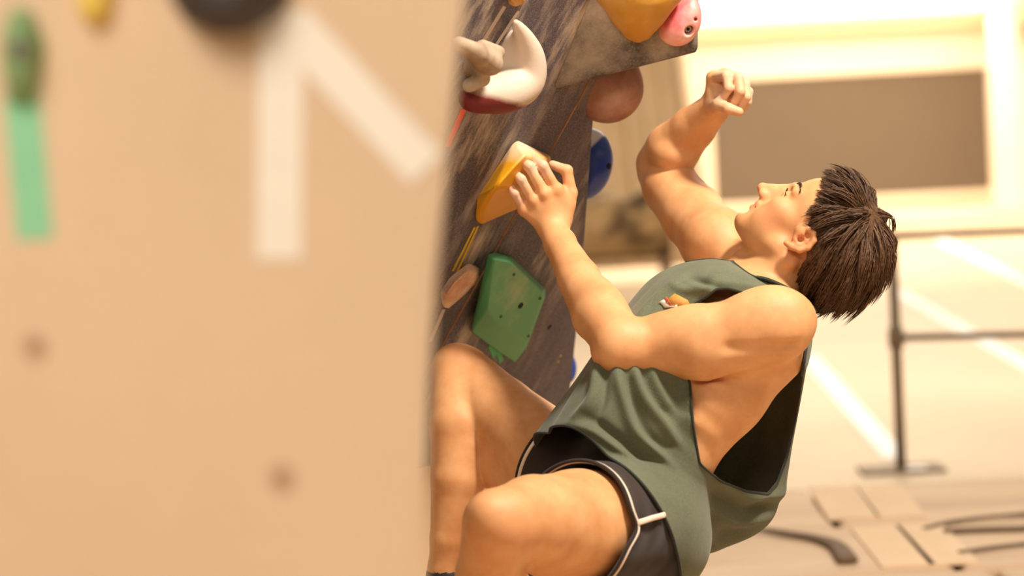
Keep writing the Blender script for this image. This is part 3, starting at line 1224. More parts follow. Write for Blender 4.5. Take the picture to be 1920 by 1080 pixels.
def cloth_mat(name, c, c2, weave=900.0, fade=6.0, rough=0.9, bmp=0.35):
    m, nt, b = new_mat(name)
    n = noise(nt, fade, 5, 0.6)
    r = ramp(nt, n.outputs['Fac'], 0.35, 0.7, lin(c2), lin(c))
    n2 = noise(nt, 300.0, 2)
    r2 = ramp(nt, n2.outputs['Fac'], 0.3, 0.8, (0.85, 0.85, 0.85, 1), (1.12, 1.12, 1.12, 1))
    nt.links.new(mix(nt, 1.0, r.outputs['Color'], r2.outputs['Color'], 'MULTIPLY'), b.inputs['Base Color'])
    b.inputs['Roughness'].default_value = rough
    b.inputs['Specular IOR Level'].default_value = 0.2
    b.inputs['Sheen Weight'].default_value = 0.15
    nb = noise(nt, weave, 2)
    bump(nt, b, nb.outputs['Fac'], bmp, 0.0008)
    return m


M['skin'] = skin_mat()
M['shirt'] = cloth_mat('dark_green_jersey', (110, 114, 89), (90, 94, 74))
M['shirt_trim'] = cloth_mat('dark_green_rib', (56, 58, 48), (44, 46, 38))
M['shorts'] = cloth_mat('charcoal_shorts_cloth', (58, 47, 42), (42, 34, 31))
M['piping'] = simple('off_white_piping', (236, 216, 196), 0.7, 0.08, 80.0)
M['print_tan'] = simple('tan_shirt_print', (206, 146, 62), 0.7, 0.2, 200.0)
M['print_white'] = simple('white_shirt_print', (232, 224, 206), 0.7, 0.1, 200.0)
M['print_red'] = simple('red_shirt_print', (206, 84, 62), 0.7, 0.1, 200.0)
M['shoe'] = simple('black_shoe_rubber', (34, 30, 30), 0.6, 0.2, 40.0)
M['loop'] = simple('grey_pull_loop', (120, 102, 84), 0.7, 0.2, 80.0)
M['eye'] = simple('eye_white', (232, 222, 212), 0.15, 0.03, 40.0)
M['iris'] = simple('brown_iris', (70, 42, 24), 0.15, 0.2, 200.0)
m, nt, b = new_mat('brown_hair')
n = noise(nt, 220.0, 3, 0.5)
r = ramp(nt, n.outputs['Fac'], 0.3, 0.7, lin((58, 38, 24)), lin((112, 78, 50)))
nt.links.new(r.outputs['Color'], b.inputs['Base Color'])
b.inputs['Roughness'].default_value = 0.5
b.inputs['Specular IOR Level'].default_value = 0.4
M['hair'] = m

# --- skeleton in camera space (pixel, pixel, depth)
LSH, RSH = cs(1446, 615, 3.98), cs(1345, 462, 4.30)
LEL, LWR = cs(1160, 652, 4.02), cs(1036, 436, 4.24)
REL, RWR = cs(1240, 322, 4.56), cs(1338, 208, 4.40)
LHP, RHP = cs(1178, 985, 3.97), cs(1140, 930, 4.15)
LKN, LAN = cs(938, 978, 3.63), cs(868, 1345, 3.82)
RKN, RAN = cs(862, 692, 4.42), cs(836, 1068, 4.32)
tlat = nrm(RSH - LSH)            # towards his right
tup = nrm(cs(1430, 540, 4.15) - cs(1150, 965, 4.08))
tlat = nrm(tlat - (tlat @ tup) * tup)
tfw = np.cross(tup, tlat)        # chest forward

# head frame
hF = nrm([-0.40, 0.883, -0.22])
hU = np.array([0.894, 0.35, 0.20])
hU = nrm(hU - (hU @ hF) * hF)
hL = np.cross(hU, hF)
EAR = cs(1500, 452, 4.055)
HO = EAR - 0.074 * hL


def H(f, l, u):
    return HO + f * hF + l * hL + u * hU


hax = [hF, hL, hU]


def fr(a, b=(0, 0, 1.0)):
    a = nrm(a)
    b = np.asarray(b, float)
    b = nrm(b - (b @ a) * a)
    return [a, b, np.cross(a, b)]


VOX = 0.0027
allp = np.array([LSH, RSH, LEL, LWR, REL, RWR, LHP, RHP, LKN, LAN, RKN, RAN, H(-.12, 0, .15), H(.14, 0, 0), cs(1360, 120, 4.3), cs(940, 280, 4.3)])
lo, hi = allp.min(0) - np.array([.11, .14, .13]), allp.max(0) + np.array([.09, .06, .12])
fb = Field(lo, hi, VOX)

# torso
LAT = tlat
c_up, c_mid, c_low = cs(1392, 580, 4.15), cs(1340, 650, 4.13), cs(1285, 745, 4.11)
waist, pelv = cs(1222, 850, 4.09), cs(1165, 945, 4.07)
fb.cone(c_up, c_mid, 0.085, 0.104, 0, (LAT, 1.32))
fb.cone(c_mid, c_low, 0.104, 0.098, 0.02, (LAT, 1.30))
fb.cone(c_low, waist, 0.098, 0.090, 0.02, (LAT, 1.40))
fb.cone(waist, pelv, 0.090, 0.102, 0.02, (LAT, 1.42))
fb.ell(pelv - tup * 0.02 - tfw * 0.03, [LAT, tup, tfw], (0.16, 0.11, 0.115), 0.03)
# glutes
fb.ell(LHP - tfw * 0.05 + tlat * 0.02, [LAT, tup, tfw], (0.085, 0.085, 0.09), 0.03)
fb.ell(RHP - tfw * 0.05 - tlat * 0.02, [LAT, tup, tfw], (0.085, 0.085, 0.09), 0.03)
# clavicle / trapezius / pecs / lats
nb_ = cs(1432, 540, 4.16)
fb.cone(LSH - tlat * -0.01 + tup * 0.015, nb_, 0.038, 0.040, 0.03)
fb.cone(RSH + tup * 0.01, nb_, 0.042, 0.050, 0.03)
fb.ell(cs(1300, 600, 4.06), [LAT, tup, tfw], (0.075, 0.06, 0.03), 0.04)
fb.ell(cs(1268, 560, 4.22), [LAT, tup, tfw], (0.075, 0.06, 0.03), 0.04)
# left lat sweeping from armpit to the waist, shoulder blade
fb.cone(cs(1455, 668, 4.03), cs(1372, 745, 4.03), 0.045, 0.050, 0.03)
fb.cone(cs(1372, 745, 4.03), cs(1290, 835, 4.03), 0.050, 0.040, 0.03)
fb.ell(cs(1452, 655, 4.10), [LAT, tup, tfw], (0.07, 0.07, 0.035), 0.03)
fb.cone(cs(1400, 640, 4.25), cs(1320, 790, 4.22), 0.045, 0.045, 0.03)
# serratus hints
for q in range(3):
    fb.ell(cs(1322 + q * 22, 800 - q * 34, 3.985), [LAT, tup, tfw], (0.012, 0.008, 0.026), 0.03)

torso_field = fb.a.copy()
# neck
nk0, nk1 = cs(1436, 545, 4.16), H(-0.012, 0, -0.055)
fb.cone(nk0, nk1, 0.054, 0.052, 0.03)
fb.cone(H(-0.02, 0.056, -0.03), cs(1412, 520, 4.125), 0.013, 0.010, 0.02)
fb.cone(H(-0.02, -0.058, -0.03), cs(1380, 515, 4.18), 0.014, 0.013, 0.02)
fb.ell(H(0.035, 0, -0.105), hax, (0.012, 0.010, 0.012), 0.02)

# left arm
fb.cone(LSH, cs(1400, 628, 3.985), 0.060, 0.062, 0.025)
fb.ell(cs(1440, 606, 3.965), fr(LEL - LSH), (0.080, 0.050, 0.060), 0.025)
ua = nrm(LEL - LSH)
fb.cone(cs(1400, 628, 3.985), cs(1310, 643, 3.995), 0.060, 0.059, 0.01)
fb.cone(cs(1310, 643, 3.995), cs(1230, 648, 4.01), 0.059, 0.048, 0.01)
fb.cone(cs(1230, 648, 4.01), cs(1168, 655, 3.995), 0.048, 0.042, 0.01)
fb.ell(cs(1290, 628, 3.995), fr(ua), (0.085, 0.05, 0.046), 0.02)      # biceps
fb.ell(cs(1345, 662, 3.985), fr(ua), (0.080, 0.05, 0.042), 0.02)      # triceps
fb.cone(cs(1152, 660, 3.99), cs(1140, 665, 4.0), 0.030, 0.024, 0.02)                                              # elbow point
fb.cone(cs(1164, 642, 3.995), cs(1122, 592, 4.075), 0.043, 0.044, 0.02)
fb.cone(cs(1122, 592, 4.075), cs(1086, 524, 4.15), 0.044, 0.036, 0.008)
fb.cone(cs(1086, 524, 4.15), cs(1050, 458, 4.22), 0.036, 0.0275, 0.008)
fb.cone(cs(1050, 458, 4.22), cs(1036, 428, 4.245), 0.0275, 0.026, 0.008)
fb.ell(cs(1135, 580, 4.065), fr(LWR - LEL), (0.075, 0.036, 0.034), 0.02)
fb.ell(cs(1063, 448, 4.215), np.eye(3), (0.010, 0.010, 0.010), 0.012)

# creases: under the deltoid, at the armpit, inside of the elbow
fb.cone(cs(1365, 652, 3.924), cs(1430, 655, 3.912), 0.003, 0.003, 0.016, sub=True)
fb.cone(cs(1430, 655, 3.912), cs(1492, 645, 3.930), 0.003, 0.003, 0.016, sub=True)
fb.cone(cs(1305, 711, 3.985), cs(1400, 708, 3.955), 0.003, 0.004, 0.014, sub=True)
fb.cone(cs(1400, 708, 3.955), cs(1462, 704, 3.965), 0.004, 0.003, 0.014, sub=True)

# right arm
fb.cone(RSH, cs(1300, 405, 4.41), 0.058, 0.058, 0.025)
fb.ell(cs(1342, 452, 4.30), np.eye(3), (0.058, 0.060, 0.075), 0.025)
fb.cone(cs(1300, 405, 4.41), cs(1258, 352, 4.50), 0.058, 0.052, 0.01)
fb.cone(cs(1258, 352, 4.50), cs(1238, 322, 4.56), 0.052, 0.044, 0.01)
fb.cone(cs(1240, 308, 4.55), cs(1262, 280, 4.50), 0.048, 0.050, 0.003)
fb.ell(cs(1264, 290, 4.48), np.eye(3), (0.045, 0.038, 0.046), 0.003)
fb.cone(cs(1262, 280, 4.50), cs(1300, 240, 4.45), 0.050, 0.040, 0.008)
fb.cone(cs(1300, 240, 4.45), cs(1336, 206, 4.40), 0.040, 0.030, 0.008)

# left leg
lt = nrm(LKN - LHP)
fb.cone(LHP, cs(1080, 985, 3.84), 0.094, 0.088, 0.03)
fb.cone(cs(1080, 985, 3.84), cs(1000, 975, 3.72), 0.088, 0.068, 0.01)
fb.cone(cs(1000, 975, 3.72), cs(940, 978, 3.64), 0.068, 0.052, 0.01)
fb.ell(cs(1045, 1010, 3.82), fr(lt), (0.12, 0.065, 0.065), 0.02)
fb.ell(cs(915, 965, 3.615), np.eye(3), (0.028, 0.030, 0.030), 0.02)
fb.cone(cs(930, 990, 3.635), cs(916, 1080, 3.68), 0.050, 0.049, 0.016)
fb.cone(cs(916, 1080, 3.68), cs(900, 1180, 3.74), 0.049, 0.046, 0.01)
fb.cone(cs(900, 1180, 3.74), LAN, 0.046, 0.032, 0.01)
fb.ell(cs(930, 1110, 3.73), fr(LAN - LKN), (0.10, 0.045, 0.045), 0.02)

# right leg
fb.cone(RHP, cs(1040, 862, 4.23), 0.092, 0.080, 0.02)
fb.cone(cs(1040, 862, 4.23), cs(938, 776, 4.33), 0.080, 0.066, 0.01)
fb.cone(cs(938, 776, 4.33), cs(872, 700, 4.41), 0.066, 0.050, 0.01)
fb.cone(cs(1060, 912, 4.22), cs(935, 858, 4.33), 0.078, 0.058, 0.02)
fb.ell(cs(850, 682, 4.40), np.eye(3), (0.036, 0.036, 0.036), 0.02)
fb.cone(cs(858, 700, 4.395), cs(862, 800, 4.33), 0.047, 0.054, 0.012)
fb.cone(cs(862, 800, 4.33), cs(858, 900, 4.31), 0.054, 0.048, 0.006)
fb.cone(cs(858, 900, 4.31), cs(842, 1010, 4.31), 0.048, 0.034, 0.006)
fb.cone(cs(842, 1010, 4.31), RAN, 0.034, 0.031, 0.006)
fb.ell(cs(878, 815, 4.33), fr(RAN - RKN), (0.10, 0.045, 0.040), 0.012)
# feet (inside the shoes)
UPC = R.T @ np.array([0, 0, 1.0])
toe_dir = nrm(nrm(-WN) - (nrm(-WN) @ UPC) * UPC)
for an in (LAN, RAN):
    fb.cone(an, an - UPC * 0.045 - toe_dir * 0.02, 0.032, 0.026, 0.01)
    fb.cone(an - UPC * 0.05 - toe_dir * 0.02, an - UPC * 0.065 + toe_dir * 0.12, 0.024, 0.016, 0.01)

# head
fb.ell(H(-0.003, 0, 0.048), hax, (0.096, 0.074, 0.083), 0.02)
fb.ell(H(0.045, 0, 0.045), hax, (0.054, 0.060, 0.055), 0.02)
fb.ell(H(0.046, 0, -0.018), hax, (0.052, 0.056, 0.066), 0.02)
fb.cone(H(0.012, 0.050, -0.040), H(0.076, 0.014, -0.076), 0.016, 0.015, 0.022)
fb.cone(H(0.012, -0.050, -0.040), H(0.076, -0.014, -0.076), 0.016, 0.015, 0.022)
fb.ell(H(0.052, 0, -0.062), hax, (0.044, 0.040, 0.024), 0.02)
fb.ell(H(0.0885, 0, -0.076), hax, (0.0165, 0.020, 0.016), 0.014)
for s in (1, -1):
    fb.ell(H(0.066, 0.042 * s, -0.010), hax, (0.024, 0.019, 0.018), 0.02)       # cheekbone
    fb.ell(H(0.060, 0.036 * s, -0.040), hax, (0.026, 0.020, 0.022), 0.02)
    fb.cone(H(0.099, 0.008 * s, 0.029), H(0.083, 0.044 * s, 0.028), 0.008, 0.007, 0.012)   # brow
    fb.ell(H(0.100, 0.030 * s, 0.010), hax, (0.013, 0.016, 0.012), 0.010, sub=True)
    fb.ell(H(0.083, 0.031 * s, 0.0095), hax, (0.0135, 0.0150, 0.0125), 0.004)   # lids
    fb.cone(H(0.090, 0.017 * s, 0.0075), H(0.0875, 0.043 * s, 0.0085), 0.0032, 0.0025, 0.002, sub=True)
fb.cone(H(0.100, 0, 0.024), H(0.117, 0, -0.010), 0.0085, 0.0085, 0.010)
fb.cone(H(0.117, 0, -0.010), H(0.1265, 0, -0.0235), 0.0085, 0.0098, 0.006)
fb.cone(H(0.098, 0, 0.003), H(0.106, 0, -0.023), 0.014, 0.0125, 0.012)
for s in (1, -1):
    fb.ell(H(0.1125, 0.0112 * s, -0.0265), hax, (0.0110, 0.0072, 0.0080), 0.006)
    fb.ell(H(0.1155, 0.0065 * s, -0.0355), hax, (0.006, 0.0034, 0.005), 0.003, sub=True)
# mouth
fb.ell(H(0.086, 0, -0.045), hax, (0.018, 0.026, 0.022), 0.012)
fb.cone(H(0.1015, 0.010, -0.0405), H(0.1015, -0.010, -0.0405), 0.0055, 0.0055, 0.006)
fb.cone(H(0.1015, 0.010, -0.0405), H(0.092, 0.022, -0.046), 0.0050, 0.003, 0.006)
fb.cone(H(0.1015, -0.010, -0.0405), H(0.092, -0.022, -0.046), 0.0050, 0.003, 0.006)
fb.cone(H(0.0995, 0.009, -0.0535), H(0.0995, -0.009, -0.0535), 0.0062, 0.0062, 0.006)
fb.cone(H(0.0995, 0.009, -0.0535), H(0.091, 0.021, -0.048), 0.0055, 0.003, 0.006)
fb.cone(H(0.0995, -0.009, -0.0535), H(0.091, -0.021, -0.048), 0.0055, 0.003, 0.006)
for s in (1, -1):
    fb.cone(H(0.108, 0, -0.0475), H(0.095, 0.024 * s, -0.0478), 0.0022, 0.0016, 0.0025, sub=True)
fb.cone(H(0.103, 0.012, -0.0655), H(0.103, -0.012, -0.0655), 0.0055, 0.0055, 0.008, sub=True)
# ears
for s in (1, -1):
    if s == 1:
        EP = lambda x, y, dd=0.0: cs(x, y, 4.045 + dd)
    else:
        EP = lambda x, y, dd=0.0: (lambda q: q - 2 * ((q - HO) @ hL) * hL)(cs(x, y, 4.045 + dd))
    fb.chain([EP(1505, 436, .012), EP(1500, 455, .012)], [0.015, 0.013], 0.008)
    fb.cone(EP(1500, 452, 0.010), EP(1516, 446, 0.008), 0.013, 0.013, 0.006)
    fb.chain([EP(1474, 456, .008), EP(1484, 463, .004), EP(1500, 470, .0), EP(1516, 465, -.004), EP(1527, 451, -.006), EP(1526, 436, -.004), EP(1515, 428, .0), EP(1503, 434, .006)],
             [0.0052, 0.0056, 0.0048, 0.0046, 0.0046, 0.0042, 0.0038, 0.003], 0.003)
    fb.chain([EP(1486, 458, .004), EP(1502, 462, .002), EP(1513, 455, .001), EP(1519, 443, .002)], [0.003, 0.0032, 0.003, 0.0025], 0.003)
    fb.ell(EP(1502, 449, -0.004), np.eye(3), (0.0075, 0.0055, 0.013), 0.004, sub=True)
    fb.ell(EP(1514, 441, -0.003), np.eye(3), (0.0045, 0.0060, 0.010), 0.003, sub=True)
    fb.ell(EP(1490, 449, 0.006), np.eye(3), (0.0045, 0.004, 0.006), 0.003)

# left hand on the yellow hold
def hull_palm(pts, r, k):
    for i in range(len(pts)):
        for j in range(i + 1, len(pts)):
            fb.cone(pts[i], pts[j], r, r, k)


dh = 4.235
WR = cs(1037, 432, 4.25)
mcp = {'i': cs(1043, 357, dh + .005), 'm': cs(1021, 364, dh - .003), 'r': cs(1000, 376, dh), 'p': cs(983, 393, dh + .008)}
for q, rr in (('i', .0125), ('m', .0125), ('r', .0115), ('p', .011)):
    fb.cone(WR, mcp[q], 0.019, rr, 0.010)
fb.cone(mcp['i'], mcp['p'], 0.0105, 0.010, 0.008)
fb.cone(cs(1030, 405, dh + .018), cs(1010, 395, dh + .02), 0.017, 0.015, 0.01)
fing = {'i': [(1018, 311, dh - .012), (997, 295, dh + .004), (983, 289, dh + .018)],
        'm': [(992, 312, dh - .016), (974, 298, dh + .002), (964, 293, dh + .018)],
        'r': [(977, 336, dh - .014), (960, 318, dh + .002), (952, 311, dh + .018)],
        'p': [(965, 362, dh - .008), (954, 344, dh + .004), (949, 335, dh + .018)]}
for q in 'imrp':
    P = [mcp[q]] + [cs(*t) for t in fing[q]]
    rr = {'i': .0088, 'm': .0090, 'r': .0086, 'p': .0076}[q]
    fb.cone(P[0], P[1], rr * 1.18, rr * 1.02, 0.004)
    fb.ball(P[1], rr * 1.08, 0.003)
    fb.cone(P[1], P[2], rr * 1.0, rr * 0.92, 0.003)
    fb.cone(P[2], P[3], rr * 0.94, rr * 0.82, 0.003)
    fb.ball(mcp[q] + np.array([0, 0, 0.004]), rr * 1.12, 0.006)
tb = [cs(1056, 412, dh + .012), cs(1070, 362, dh + .016), cs(1063, 320, dh + .016), cs(1036, 309, dh + .022)]
fb.cone(tb[0], tb[1], 0.0165, 0.0125, 0.012)
fb.cone(tb[1], tb[2], 0.0115, 0.0100, 0.004)
fb.ball(tb[2], 0.0105, 0.003)
fb.cone(tb[2], tb[3], 0.0100, 0.0082, 0.003)
fb.cone(mcp['i'], tb[1] + (tb[0] - tb[1]) * 0.45, 0.008, 0.009, 0.012)

# right hand, loosely curled, on its way to the volume
dr = 4.385
WRr = cs(1338, 206, 4.40)
mc = [cs(1338, 146, dr - .005), cs(1358, 140, dr - .012), cs(1376, 146, dr - .008), cs(1391, 158, dr + .004)]
pp = [cs(1362, 142, dr - .055), cs(1384, 146, dr - .058), cs(1397, 158, dr - .048), cs(1404, 172, dr - .03)]
dd_ = [cs(1366, 166, dr - .062), cs(1388, 172, dr - .066), cs(1400, 182, dr - .054), cs(1402, 192, dr - .036)]
tt = [cs(1356, 182, dr - .05), cs(1378, 190, dr - .052), cs(1390, 200, dr - .042), cs(1394, 206, dr - .026)]
for i in range(4):
    fb.cone(WRr, mc[i], 0.021, 0.0125, 0.010)
fb.cone(mc[0], mc[3], 0.012, 0.011, 0.008)
fb.cone(cs(1345, 180, dr - .01), cs(1370, 178, dr - .008), 0.020, 0.018, 0.01)
for i, rr in enumerate((.0092, .0094, .0088, .0078)):
    fb.cone(mc[i], pp[i], rr * 1.15, rr * 1.02, 0.004)
    fb.cone(pp[i], dd_[i], rr, rr * .94, 0.003)
    fb.cone(dd_[i], tt[i], rr * .94, rr * .84, 0.003)
fb.cone(cs(1340, 200, dr - .014), cs(1348, 196, dr - .045), 0.017, 0.0115, 0.012)
fb.cone(cs(1348, 196, dr - .045), cs(1366, 204, dr - .068), 0.0112, 0.0100, 0.004)
fb.cone(cs(1366, 204, dr - .068), cs(1386, 210, dr - .072), 0.0100, 0.0082, 0.004)

VB, FB = fb.mesh()
body_lo, body_h = fb.lo, fb.h
del fb
VB = smooth_mesh(VB, FB, 1, 0.5)
# keep only the largest piece
me = mesh_np('body', c2w(VB), FB)
px = proj(VB)
flush = np.zeros(len(VB))
chalk = np.zeros(len(VB))
dark = np.zeros(len(VB))


def blob(C, r):
    return np.clip(1 - np.linalg.norm(VB - C, axis=1) / r, 0, 1)


for s in (1, -1):
    flush = np.maximum(flush, 0.75 * np.minimum(1, 1.6 * np.exp(-(line_dist(np.stack([(VB - HO) @ hL, (VB - HO) @ hU], 1), [(-.02, -.047), (.02, -.047)]) / 0.0065) ** 2) * ((VB - HO) @ hF > 0.088)))
    flush = np.maximum(flush, 0.45 * blob(H(0.075, 0.05 * s, -0.022), 0.05))
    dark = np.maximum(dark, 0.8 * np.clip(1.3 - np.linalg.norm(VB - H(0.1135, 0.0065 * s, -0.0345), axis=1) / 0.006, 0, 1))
flush = np.maximum(flush, 0.45 * blob(EAR, 0.05))
flush = np.maximum(flush, 0.3 * blob(H(0.12, 0, -0.02), 0.03))
for c in (LEL, LKN, RKN):
    flush = np.maximum(flush, 0.3 * blob(c, 0.08))
for q in 'imrp':
    flush = np.maximum(flush, 0.35 * blob(mcp[q], 0.02))
    P = [cs(*t) for t in fing[q]]
    chalk = np.maximum(chalk, 0.85 * np.clip(1.5 * blob(P[2], 0.035), 0, 1))
    chalk = np.maximum(chalk, 0.45 * np.clip(1.5 * blob(P[0], 0.03), 0, 1))
chalk = np.maximum(chalk, 0.4 * blob(tb[3], 0.04))
for t in tt + pp:
    chalk = np.maximum(chalk, 0.5 * blob(t, 0.05))
set_attr(me, 'flush', flush)
set_attr(me, 'chalk', chalk)
set_attr(me, 'dark', dark)
foot = c2w(RAN)
person = empty('person', (c2w(RAN)[0], c2w(RAN)[1], MZ))
tag(person, 'climber in dark green tank top and charcoal shorts leaning back off the dark wall', 'person')
body = link('body', me, M['skin'], person)

# eyes and brows
for s in (1, -1):
    V, F = tube_arrays([H(0.083, 0.031 * s, 0.0088) + hF * t for t in (-.010, -.006, 0, .004, .0075, .0095)], [.004, .0095, .0118, .0110, .0085, .004], 16)
    ey = link('eyeball', mesh_np('eyeball', c2w(V), F), M['eye'], person)
    V, F = tube_arrays([H(0.083, 0.031 * s, 0.0088) + (hF * 0.98 + hU * 0.12) * t for t in (.0095, .0115)], [.0055, .0045], 14)
    link('iris', mesh_np('iris', c2w(V), F), M['iris'], ey)
    VV, FF = [], []
    for t in np.linspace(0, 1, 46):
        for rep in range(5):
            l = (0.010 + 0.036 * t) * s
            base = H(0.1045 - 0.012 * t - 0.010 * t * t, l, 0.031 + 0.006 * math.sin(t * 2.6) + rng.uniform(-.0028, .0028) * (1.2 - t))
            d = nrm(hU * (0.5 - 0.5 * t) + hL * s * 0.9 - hF * 0.25 + rng.normal(0, .12, 3))
            v, f = tube_arrays([base, base + d * .005, base + d * .010 - hF * .001], [.0009, .0008, .0002], 3)
            FF += [tuple(np.array(x) + len(VV) * 1) for x in f] if False else [tuple(int(i) + len(VV) for i in x) for x in f]
            VV += list(v)
    link('eyebrow', mesh_np('eyebrow', c2w(np.array(VV)), FF), M['hair'], person)
    VV, FF = [], []
    for t in np.linspace(0, 1, 26):
        base = H(0.0955 - 0.008 * t * t, (0.019 + 0.026 * t) * s, 0.0125 - 0.003 * t * t)
        d = nrm(hF * 0.8 + hU * 0.35 + hL * s * 0.5 * t)
        v, f = tube_arrays([base, base + d * .004, base + d * .007 + hU * .002], [.0006, .0005, .0002], 3)
        FF += [tuple(int(i) + len(VV) for i in x) for x in f]
        VV += list(v)
    link('eyelashes', mesh_np('eyelashes', c2w(np.array(VV)), FF), M['hair'], person)

# ------------------------------------------------------------------ hair: scalp cap and strands
sc = np.array([-0.003, 0, 0.048])
sr = np.array([0.099, 0.0775, 0.0865])


def hair_limit(f, l, u):
    """positive where hair grows"""
    fmax = np.interp(u, [-0.075, -0.03, 0.0, 0.008, 0.03, 0.05, 0.075, 0.095, 0.14], [-0.052, -0.036, -0.028, 0.008, 0.024, 0.040, 0.062, 0.088, 0.2])
    return np.minimum(fmax - f, u + 0.068)


VV, FF = [], []
cap = []
nu, nv = 64, 40
cv = []
for j in range(nv + 1):
    th = math.pi * j / nv
    for i in range(nu):
        ph = 2 * math.pi * i / nu
        cv.append((math.sin(th) * math.cos(ph), math.sin(th) * math.sin(ph), math.cos(th)))
cv = np.array(cv)
hp = sc + cv * sr * 1.03
T = []
for j in range(nv):
    for i in range(nu):
        a, b = j * nu + i, j * nu + (i + 1) % nu
        c, d = a + nu, b + nu
        T += [(a, c, d), (a, d, b)]
T = np.array(T)
g = -hair_limit(hp[:, 0], hp[:, 1], hp[:, 2])
CV, CT = clip_tris(hp, T, g)
CVw = HO + CV[:, :1] * hF + CV[:, 1:2] * hL + CV[:, 2:3] * hU
VV = [tuple(v) for v in CVw]
FF = [tuple(int(i) for i in t) for t in CT]

whorl = np.array([-0.004, 0.034, 0.122])
grav = np.array([-UPC @ hF, -UPC @ hL, -UPC @ hU])
guides = []
while len(guides) < 620:
    d = rng.normal(0, 1, 3)
    d /= np.linalg.norm(d)
    p = sc + d * sr
    if hair_limit(*p) > 0.001 and (p[1] > -0.05 or rng.random() < 0.5):
        guides.append(p)
nseg = 12
for p in guides:
    layer = rng.random()
    n = (p - sc) / sr ** 2
    n /= np.linalg.norm(n)
    front = np.clip((p[0] - 0.0) / 0.05, 0, 1) * np.clip((p[2] - 0.02) / 0.06, 0, 1)
    back = np.clip((0.02 - p[0]) / 0.06, 0, 1)
    nape = np.clip((0.02 - p[2]) / 0.06, 0, 1)
    L_ = 0.070 + 0.030 * rng.random() + 0.008 * back - 0.028 * nape - 0.022 * front
    if p[0] > 0.0 and p[2] < 0.045:
        L_ *= 0.45
    step = L_ / nseg
    q = p - n * 0.002
    path = [q]
    jit = rng.normal(0, 0.10, 3)
    wav = rng.uniform(0, 6.28)
    near_w = np.clip(1 - np.linalg.norm(p - whorl) / 0.03, 0, 1)
    jit = jit + near_w * rng.normal(0, 0.25, 3)
    sweep = np.array([0.25, 0.0, -0.1]) * (1 - back)
    for sgm in range(nseg):
        t = sgm / nseg
        n = (q - sc) / sr ** 2
        n /= np.linalg.norm(n)
        w = q - whorl
        w = w / (np.linalg.norm(w) + 1e-6)
        tan = w - (w @ n) * n
        tan = tan / (np.linalg.norm(tan) + 1e-6)
        gg = (0.10 + 0.45 * back + 0.3 * nape) * (0.35 + t) * (1 - 0.85 * front)
        d = tan + sweep + grav * gg + n * (0.42 * (1 - t) * (0.2 + layer) * (1 - 0.7 * near_w) - 0.10) + jit + 0.14 * math.sin(wav + 6 * t) * np.cross(n, tan)
        d /= np.linalg.norm(d)
        q = q + d * step
        lev = np.linalg.norm((q - sc) / sr)
        floor_ = 1.035 + 0.19 * layer * min(1.0, t * 3)
        if lev < floor_:
            q = sc + (q - sc) * (1 + (floor_ / lev - 1) * 0.7)
        if q[0] > np.interp(q[2], [0, .03, .05, .065, .08, .09], [.028, .038, .052, .070, .092, .15]):
            break
        if -0.036 < q[0] < 0.030 and -0.045 < q[2] < 0.024 and abs(q[1]) > 0.05:
            break
        path.append(q)
    if len(path) < 4:
        continue
    path = np.array(path)
    tt_ = np.linspace(0, 1, len(path))[:, None]
    n0 = (p - sc) / sr ** 2
    n0 /= np.linalg.norm(n0)
    for child in range(11):
        off = rng.normal(0, 0.0042, 3)
        off -= (off @ n0) * n0 * 0.5
        cut = rng.integers(0, 3)
        pc = path + off * (1.15 - 0.75 * tt_) + np.cumsum(rng.normal(0, 0.00035, path.shape), 0)
        if cut and len(pc) - cut >= 4:
            pc = pc[:-cut]
        Pw = HO + pc[:, :1] * hF + pc[:, 1:2] * hL + pc[:, 2:3] * hU
        w0 = rng.uniform(0.0006, 0.0012)
        rad = w0 * np.interp(np.linspace(0, 1, len(pc)), [0, .1, .65, .85, 1], [.8, 1, 1, .6, .1])
        v, f = tube_arrays(Pw, rad, 3)
        b0_ = len(VV)
        FF += [tuple(int(i) + b0_ for i in x) for x in f if len(x) == 4]
        VV += list(map(tuple, v))
link('hair', mesh_np('hair', c2w(np.array(VV)), FF), M['hair'], person)

# ------------------------------------------------------------------ shorts
allp = np.array([LHP, RHP, pelv, waist, cs(1050, 985, 3.8), cs(990, 800, 4.28)])
fs = Field(allp.min(0) - .19, allp.max(0) + .19, 0.004)
fs.cone(waist, pelv, 0.094, 0.110, 0, (LAT, 1.42))
fs.ell(pelv - tup * 0.02 - tfw * 0.03, [LAT, tup, tfw], (0.168, 0.12, 0.124), 0.03)
fs.ell(LHP - tfw * 0.05 + tlat * 0.02, [LAT, tup, tfw], (0.093, 0.093, 0.10), 0.03)
fs.ell(RHP - tfw * 0.05 - tlat * 0.02, [LAT, tup, tfw], (0.093, 0.093, 0.10), 0.03)
fs.cone(LHP, cs(1040, 990, 3.79), 0.106, 0.104, 0.025)
fs.ell(cs(1100, 1015, 3.86), fr(lt), (0.15, 0.085, 0.085), 0.02)
fs.cone(RHP, cs(985, 802, 4.29), 0.104, 0.094, 0.02)
VS, FS = fs.mesh()
VS = smooth_mesh(VS, FS, 3)
TS = quads_to_tris(FS)
# cut: left hem, right hem, waist
lt_ = nrm(cs(1000, 975, 3.72) - LHP)
rt_ = nrm(cs(945, 765, 4.33) - RHP)
lh = cs(1078, 985, 3.84)
hem_ln = nrm(lt_ + np.array([0.0, 0.12, -0.05]))
rh = cs(1050, 862, 4.22)
dl = (VS - lh) @ hem_ln
